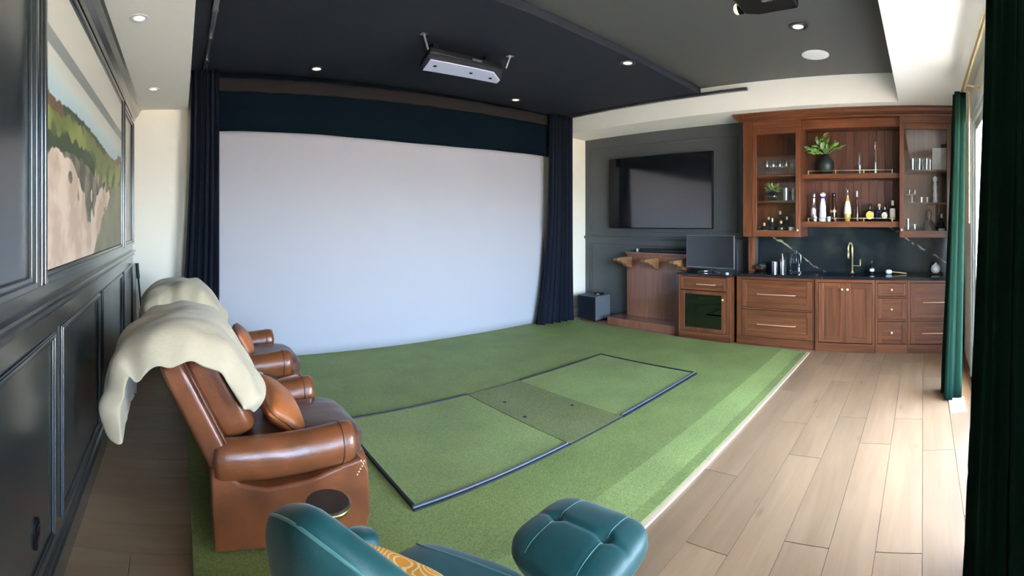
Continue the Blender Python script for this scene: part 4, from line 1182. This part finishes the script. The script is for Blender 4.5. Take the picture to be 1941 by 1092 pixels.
# crown along the top
CX = UX + .022
cp = [(CX, 2.846), (CX - .03, 2.846), (CX - .035, 2.862), (CX - .055, 2.870), (CX - .085, 2.895), (CX - .105, 2.925), (CX - .115, 2.930), (CX - .115, 2.948), (CX, 2.948)]
cm = MB().prism(cp, 'Y', -.47, 2.30)
cm.prism([(2.285, 2.846), (2.315, 2.846), (2.32, 2.862), (2.34, 2.870), (2.37, 2.895), (2.39, 2.925), (2.40, 2.930), (2.40, 2.948), (2.285, 2.948)], 'X', CX - .115, XR - .001)
cm.box(CX, XR - .001, -.47, 2.285, 2.8455, 2.948)
tag(cm.build('crown_cornice', 'bar_wood_h'), 'wooden crown cornice along the top of the bar cabinets', 'cornice')

# ------------------------------------------------------------------ bottles and glasses
def bottle(label, x, y, z, parts, group, seg=18):
    return lathe_thing('bottle', label, 'bottle', parts, x, y, z, group, seg)
MG = 'bottles on the open bar shelf'
z = SH2 + .0005
BXm = 5.95
bottle('clear ornamental bottle with a ball stopper, first from the left on the lower open shelf', BXm, 1.395, z, [('body', 'drink_glass', [(.040, 0), (.044, .02), (.042, .10), (.038, .14), (.042, .17), (.026, .20), (.020, .26), (.022, .30)]), ('liquor', 'device_grey', [(.036, .01), (.036, .09), (.001, .091)]), ('stopper', 'silver', [(.016, .30), (.026, .315), (.030, .34), (.022, .362), (.001, .37)])], MG)
bottle('white ceramic bottle with a blue collar on the lower open shelf', BXm, 1.278, z, [('body', 'white_ceramic', [(.050, 0), (.050, .03), (.043, .06), (.046, .10), (.040, .13), (.042, .18), (.034, .24), (.022, .295)]), ('collar', 'blue_glaze', [(.024, .295), (.030, .305), (.024, .318)]), ('stopper', 'white_ceramic', [(.022, .318), (.036, .335), (.038, .35), (.022, .368), (.001, .375)])], MG)
bottle('dark brown bottle with a black knobbed stopper behind the right white cup', BXm, 1.135, z, [('body', 'brown_bottle', [(.042, 0), (.046, .02), (.044, .12), (.034, .20), (.024, .29)]), ('stopper', 'dark_bottle', [(.026, .29), (.030, .305), (.022, .315), (.030, .335), (.024, .36), (.001, .366)]), ('medallion', 'brass', [(.0448, .115), (.0455, .13), (.0442, .145)])], MG)
bottle('tall golden tapered bottle with a forked metal crown', BXm, .955, z, [('body', 'gold_liquor', [(.030, 0), (.034, .01), (.048, .10), (.044, .17), (.026, .26), (.014, .32)]), ('neck', 'silver', [(.015, .32), (.016, .335), (.011, .345), (.018, .365), (.012, .38), (.015, .395)]), ('label', 'label_white', [(.0352, .05), (.0485, .10), (.0445, .17), (.0272, .255)])], MG)
bt = bpy.data.objects['bottle.003'] if 'bottle.003' in bpy.data.objects else None
if bt:
    for s in (-1, 1):
        MB().tube([(BXm, .955, z + .39), (BXm, .955 + s * .014, z + .41), (BXm, .955 + s * .022, z + .435)], .005, 8).build('crown_tip', 'silver', bt, smooth=True)
bottle('tall slim dark bottle with a silver neck, right of the golden bottle', BXm, .835, z, [('body', 'brown_bottle', [(.040, 0), (.042, .01), (.034, .12), (.020, .24), (.015, .31)]), ('neck', 'silver', [(.0155, .31), (.013, .33), (.015, .36), (.018, .38), (.010, .392), (.001, .394)])], MG)
def flask(label, y, mats, w, h, x=BXm, zz=None, group=MG, label_disc=None, stop='dark_bottle'):
    zz = z if zz is None else zz
    t = thing('bottle', label, 'bottle', (x, y, zz), group)
    MB().round_box((.06, w, h * .66), 3.2, 8, (x, y, zz + h * .33)).build('body', mats, t, smooth=True)
    MB().lathe([(.014, h * .60), (.013, h * .78)], x, y, zz, 14).build('neck', mats, t)
    MB().lathe([(.020, h * .78), (.022, h * .84), (.016, h * .86), (.021, h * .95), (.001, h)], x, y, zz, 14).build('stopper', stop, t, angle=40)
    if label_disc:
        lm, rr, ry = label_disc
        MB().prism([(y + rr * math.cos(2 * PI * k / 24), zz + h * .33 + ry * math.sin(2 * PI * k / 24)) for k in range(24)], 'X', x - .034, x - .0285).build('label', lm, t)
    return t
flask('squat dark bottle with a round yellow label', .668, 'dark_bottle', .125, .235, label_disc=('label_yellow', .046, .052))
flask('squat dark blue bottle with a pale stopper, beside the yellow-labelled one', .552, 'navy_bottle', .10, .23, x=5.97, stop='cork_tan')
flask('squat dark bottle with a mottled cream label', .478, 'dark_bottle', .085, .225, x=5.915, label_disc=('label_cream', .036, .042))
bottle('white-labelled bottle with a pale cap at the right end of the lower open shelf', BXm, .382, z, [('body', 'dark_bottle', [(.034, 0), (.036, .01), (.036, .15), (.016, .18), (.014, .20)]), ('label', 'label_white', [(.0368, .055), (.0368, .15), (.028, .165)]), ('band', 'label_tan', [(.0366, .02), (.0366, .054)]), ('cap', 'label_white', [(.017, .20), (.017, .262), (.001, .264)])], MG)
for y, lb in ((1.366, 'small white cup left of the white ceramic bottle'), (1.184, 'small white cup right of the white ceramic bottle')):
    lathe_thing('shot_cup', lb, 'cup', [('wall', 'white_ceramic', [(.020, 0), (.024, .05), (.024, .062), (.021, .062), (.018, .01)])], 5.885, y, z, 'small white cups')
# upper open shelf
zs = SH1 + .0005
t = thing('leafy_vase', 'matte dark vase of leafy green stems on the upper open shelf', 'plant', (5.94, 1.235, zs))
MB().lathe([(.060, 0), (.085, .03), (.108, .10), (.105, .16), (.075, .215), (.048, .235), (.050, .262), (.044, .262), (.042, .235)], 5.94, 1.235, zs, 28).build('vase', 'vase_dark', t, smooth=True)
def leaf_mesh(name, mat):
    def fn(u, v):
        w = math.sin(PI * min(1, v * 1.02)) ** .7 * .5 * (1 - .25 * v)
        return ((u - .5) * 2 * w * .55, v, .10 * math.sin(v * PI) - .18 * abs(u - .5))
    return MB().grid(fn, 4, 6).mesh(name, mat, True)
LM = {m: leaf_mesh('leaf', m) for m in ('leaf_green', 'leaf_pale', 'leaf_bright')}
def leaf(parent, base, tip, size, mat, roll=0):
    o = bpy.data.objects.new('leaf', LM[mat]); C.objects.link(o)
    d = Vector(tip) - Vector(base)
    q = d.to_track_quat('Y', 'Z')
    o.rotation_mode = 'QUATERNION'
    o.rotation_quaternion = q @ Matrix.Rotation(roll, 4, 'Y').to_quaternion()
    o.scale = (size * .9, size, size); o.parent = parent; o.location = Vector(base) - wloc(parent)
rnd = random.Random(11)
vt = Vector((5.94, 1.235, zs + .25))
stems = [(-.06, .235, .08), (-.05, .18, .06), (-.05, .11, .15), (-.02, .03, .25), (-.05, -.02, .17), (-.03, -.12, .12), (-.02, -.22, .10), (-.06, .05, .10), (-.07, -.06, .06), (-.05, .16, .01), (.01, .08, .20)]
for i, (dx, dy, dz) in enumerate(stems):
    tip = vt + Vector((dx, dy, dz))
    MB().tube([tuple(vt), tuple(vt.lerp(tip, .6) + Vector((0, 0, .03))), tuple(tip)], .0035, 6).build('stem', 'leaf_pale', t, smooth=True)
    for k in range(4):
        b_ = vt.lerp(tip, .45 + .18 * k) + Vector((0, 0, .012))
        dirv = Vector((rnd.uniform(-1, .4), dy * 5 + rnd.uniform(-.8, .8), rnd.uniform(-.3, .9)))
        size = rnd.uniform(.075, .115)
        while (b_ + dirv.normalized() * size).y > 1.495 or (b_ + dirv.normalized() * size).z > 2.72: dirv += Vector((-.1, -.25, -.1))
        leaf(t, b_, b_ + dirv, size, 'leaf_pale' if (i + k) % 4 == 0 else 'leaf_bright' if (i + k) % 3 else 'leaf_green', rnd.uniform(-.8, .8))
for y, h, hc, lb in ((.795, .30, .12, 'glass cloche over a thin candlestick, left of the two on the upper shelf'), (.597, .45, .15, 'tall glass cloche over a beaded stand, right of the two on the upper shelf')):
    t = lathe_thing('glass_cloche', lb, 'cloche', [('base', 'silver', [(.042, 0), (.044, .008), (.001, .009)]), ('stem', 'silver', [(.008, .009), (.010, .03), (.007, .05), (.011, .08), (.010, hc), (.001, hc + .002)]), ('dome', 'cabinet_pane', [(.040, .010), (.041, h * .6), (.034, h * .85), (.016, h * .97), (.006, h), (.001, h + .01)])], 5.95, y, zs)

def stem_glass(label, x, y, z, group, s=1.0):
    return lathe_thing('wine_glass', label, 'glass', [('foot', 'drink_glass', [(.030 * s, 0), (.030 * s, .003), (.005, .008), (.004, .07 * s)]), ('bowl', 'drink_glass', [(.004, .07 * s), (.024 * s, .085 * s), (.033 * s, .115 * s), (.031 * s, .15 * s), (.027 * s, .18 * s), (.026 * s, .18 * s), (.031 * s, .115 * s)])], x, y, z, group, 16)
LG = 'wine glasses in the left glass cabinet'
zt = L_SH[1] + .0005
for x in (5.90, 6.02):
    for y in (1.665, 1.755, 1.845, 1.935, 2.02):
        if x > 6 and y < 1.7: continue
        n_th = ('first', 'second', 'third', 'fourth', 'fifth')[round((2.02 - y) / .09)]
        stem_glass('clear wine glass, %s from the left in the %s row behind left glass door' % (n_th, 'front' if x < 6 else 'back'), x, y, zt, LG, 1.12)
t = thing('potted_plant', 'bushy green plant in a glossy dark pot in the left glass cabinet', 'plant', (5.92, 1.94, L_SH[0]))
zp = L_SH[0] + .0005
MB().lathe([(.045, 0), (.068, .03), (.075, .07), (.062, .11), (.045, .13), (.040, .13)], 5.92, 1.94, zp, 24).build('pot', 'vase_gloss', t, smooth=True)
pc = Vector((5.92, 1.94, zp + .13))
for k in range(46):
    a, e = rnd.uniform(0, 2 * PI), rnd.uniform(-.1, 1.2)
    dirv = Vector((math.cos(a) * math.cos(e) * .7, math.sin(a) * math.cos(e) * 1.1, math.sin(e)))
    b_ = pc + dirv * rnd.uniform(.02, .085)
    leaf(t, b_, b_ + dirv, rnd.uniform(.04, .065), 'leaf_bright' if k % 3 else 'leaf_green', rnd.uniform(-1, 1))
lathe_thing('steel_tumbler', 'tall polished steel tumbler right of the potted plant', 'cup', [('wall', 'silver', [(.034, 0), (.036, .01), (.042, .165), (.040, .165), (.034, .012)])], 5.90, 1.76, zp)
lathe_thing('glass_tumbler', 'clear tall glass at the right end of the middle shelf behind glass', 'glass', [('wall', 'drink_glass', [(.032, 0), (.036, .16), (.034, .16), (.030, .01)])], 5.93, 1.655, zp)
LB = 'small bottles in the left glass cabinet'
zb = UZ0 + .0305
bottle('white-labelled round bottle at the front left of the glass cabinet bottom', 5.83, 2.035, zb, [('body', 'dark_bottle', [(.044, 0), (.048, .02), (.046, .06), (.018, .085), (.014, .11)]), ('label', 'label_white', [(.0485, .02), (.0465, .055)]), ('cap', 'cork_tan', [(.016, .11), (.016, .15), (.001, .151)])], LB)
bottle('dark bottle with a pale cap behind the white-labelled one', 5.97, 2.02, zb, [('body', 'dark_bottle', [(.034, 0), (.036, .11), (.014, .15), (.013, .19)]), ('cap', 'cork_tan', [(.015, .19), (.015, .225), (.001, .226)])], LB)
bottle('small grey bottle in the middle of the left glass cabinet', 5.90, 1.945, zb, [('body', 'navy_bottle', [(.038, 0), (.040, .09), (.014, .12), (.013, .16)]), ('cap', 'silver', [(.014, .16), (.014, .21), (.001, .211)])], LB)
bottle('tallest bottle in the left glass cabinet, tan cap', 5.99, 1.865, zb, [('body', 'brown_bottle', [(.038, 0), (.040, .16), (.016, .20), (.014, .26)]), ('cap', 'cork_tan', [(.016, .26), (.016, .305), (.001, .306)])], LB)
bottle('amber bottle with a broad white label at the front of the left glass cabinet', 5.82, 1.80, zb, [('body', 'dark_bottle', [(.050, 0), (.052, .09), (.018, .115), (.014, .14)]), ('label', 'label_white', [(.0528, .015), (.0526, .045)]), ('cap', 'cork_tan', [(.016, .14), (.016, .175), (.001, .176)])], LB)
bottle('amber bottle with a silver cap behind the broad-labelled one', 5.97, 1.765, zb, [('body', 'brown_bottle', [(.036, 0), (.038, .12), (.014, .16), (.013, .19)]), ('cap', 'silver', [(.015, .19), (.015, .23), (.001, .231)])], LB)
bottle('dark bottle with a rounded white label, rightmost in the left glass cabinet', 5.84, 1.665, zb, [('body', 'dark_bottle', [(.036, 0), (.038, .10), (.014, .15), (.012, .21)]), ('label', 'label_white', [(.0386, .02), (.0386, .095)]), ('cap', 'dark_bottle', [(.013, .21), (.013, .235), (.001, .236)])], LB)
# right glass cabinet
zt = R_SH[1] + .0005
for x, y in ((5.90, .13), (6.0, .09), (5.90, .045), (6.0, 0.0), (5.90, -.045), (6.0, -.09)):
    n_th = ('left', 'middle', 'right')[min(2, round(((.13 if x < 5.95 else .09) - y) / .0875))]
    lathe_thing('highball_glass', '%s highball glass of the %s row on the top shelf behind the right glass door' % (n_th, 'front' if x < 5.95 else 'back'), 'glass', [('wall', 'drink_glass', [(.030, 0), (.036, .15), (.034, .15), (.029, .012)])], x, y, zt, 'highball glasses', 16)
tag(box('reflection_panel', 'white_paint', 5.99, 6.07, -.30, -.12, zt, zt + .30, bevel=.004), 'white panel imitating a reflection on the top shelf of the right glass cabinet', 'box')  # solid panel in place of the bright rectangle mirrored in the door glass
zm = R_SH[0] + .0005
t = lathe_thing('serving_stand', 'small silver pedestal stand on the middle shelf of the right glass cabinet', 'stand', [('foot', 'silver', [(.04, 0), (.04, .005), (.010, .012), (.008, .09)]), ('plate', 'silver', [(.010, .09), (.075, .095), (.078, .104), (.001, .105)])], 5.93, .135, zm)
for dy, lb in ((.035, 'tiny glass at the left of the silver pedestal stand'), (-.035, 'tiny glass at the right of the silver pedestal stand')):
    lathe_thing('cordial_glass', lb, 'glass', [('wall', 'drink_glass', [(.010, 0), (.014, .01), (.017, .06), (.0155, .06), (.010, .008)])], 5.93, .135 + dy, zm + .1055, 'cordial glasses', 14)
lathe_thing('pepper_mill', 'tall pale turned ornament in the right glass cabinet', 'ornament', [('body', 'white_ceramic', [(.030, 0), (.034, .02), (.026, .06), (.032, .10), (.024, .15), (.028, .20), (.018, .26)]), ('head', 'white_ceramic', [(.018, .26), (.030, .285), (.030, .31), (.014, .33), (.001, .335)])], 5.92, -.155, zm)
for y, lb in ((.02, 'low clear glass beside the silver pedestal stand'), (-.05, 'low clear glass left of the tall pale ornament')):
    lathe_thing('rocks_glass', lb, 'glass', [('wall', 'drink_glass', [(.026, 0), (.030, .07), (.028, .07), (.024, .012)])], 5.90, y, zm, 'low glasses', 14)
t = thing('bust_bottle', 'dark bust-shaped bottle standing in the right glass cabinet', 'bottle', (5.86, -.055, zb))
MB().lathe([(.070, 0), (.092, .03), (.088, .10), (.060, .16), (.030, .19), (.036, .22), (.044, .255), (.040, .29), (.022, .315), (.001, .32)], 5.86, -.075, zb, 22).build('figure', 'brown_bottle', t, smooth=True)
MB().round_box((.06, .07, .07), 2.2, 6, (5.85, .04, zb + .04)).build('arm', 'brown_bottle', t, smooth=True)
bottle('dark bottle with a pale label, right of the bust-shaped bottle', 5.93, -.235, zb, [('body', 'dark_bottle', [(.040, 0), (.042, .13), (.016, .17), (.014, .21)]), ('label', 'label_white', [(.0425, .05), (.0425, .08)]), ('cap', 'silver', [(.015, .21), (.015, .26), (.001, .261)])], 'bottles in the right glass cabinet')
for y, hh, lb in ((.185, .20, 'tall clear glass nearest the knob in the right glass cabinet'), (.105, .13, 'short clear glass next to the bust-shaped bottle')):
    lathe_thing('clear_glass', lb, 'glass', [('wall', 'drink_glass', [(.026, 0), (.034, hh), (.032, hh), (.024, .012)])], 5.87, y, zb, 'clear glasses at the cabinet bottom', 14)

# ------------------------------------------------------------------ window drapery
RY, RZ = -.36, 2.745
t = thing('curtain_rod', 'long brass curtain rod above the patio door', 'curtain rod', (2.5, RY, RZ))
MB().tube([(.30, RY, RZ), (4.45, RY, RZ)], .019, 14).build('rod', 'soft_gold', t, smooth=True)
for x in (.28, 4.47):
    MB().round_box((.05, .05, .05), 2.2, 6, (x, RY, RZ)).build('finial', 'soft_gold', t, smooth=True)
for x in (4.08, 1.0):
    MB().tube([(x, RY, RZ), (x, YF + .012, RZ - .01)], .009, 8).build('bracket', 'soft_gold', t, smooth=True)
    MB().prism([(x + .03 * math.cos(2 * PI * k / 18), RZ - .01 + .03 * math.sin(2 * PI * k / 18)) for k in range(18)], 'Y', YF + .001, YF + .014).build('wall_plate', 'soft_gold', t)
MB().tube([(4.17, RY, RZ), (4.17, RY - .05, 2.70), (4.17, RY - .05, 1.55)], .006, 8).build('wand', 'soft_gold', t, smooth=True)
curtain('patio_curtain', 'curtain_green', (4.40, -.33), (4.20, -.33), (4.42, -.24), (4.10, -.255), RZ - .02, .012, 4, .045, .07, 'green velvet curtain gathered beside the bar', seed=5, power=1.2)
curtain('patio_curtain', 'curtain_green', (2.32, -.36), (1.15, -.36), (2.18, -.26), (1.05, -.33), RZ - .02, .012, 7, .055, .085, 'dark green velvet curtain filling the right edge, nearest the camera', seed=8, power=1.3, nu=140)
t = thing('floor_vent', 'white floor register in the oak boards below the green curtain', 'vent', (4.02, -.30, 0))
m = MB(); a0, a1, b0, b1 = 3.86, 4.19, -.365, -.225
m.box(a0, a1, b0, b0 + .02, .0005, .006).box(a0, a1, b1 - .02, b1, .0005, .006).box(a0, a0 + .02, b0 + .02, b1 - .02, .0005, .006).box(a1 - .02, a1, b0 + .02, b1 - .02, .0005, .006)
m.build('frame', 'white_paint', t, bevel=.002)
box('pan', 'device_grey', a0 + .02, a1 - .02, b0 + .02, b1 - .02, .0003, .001, t)
for k in range(12):
    x = a0 + .03 + k * .0235
    box('louver', 'white_paint', x, x + .012, b0 + .02, b1 - .02, .001, .005, t)
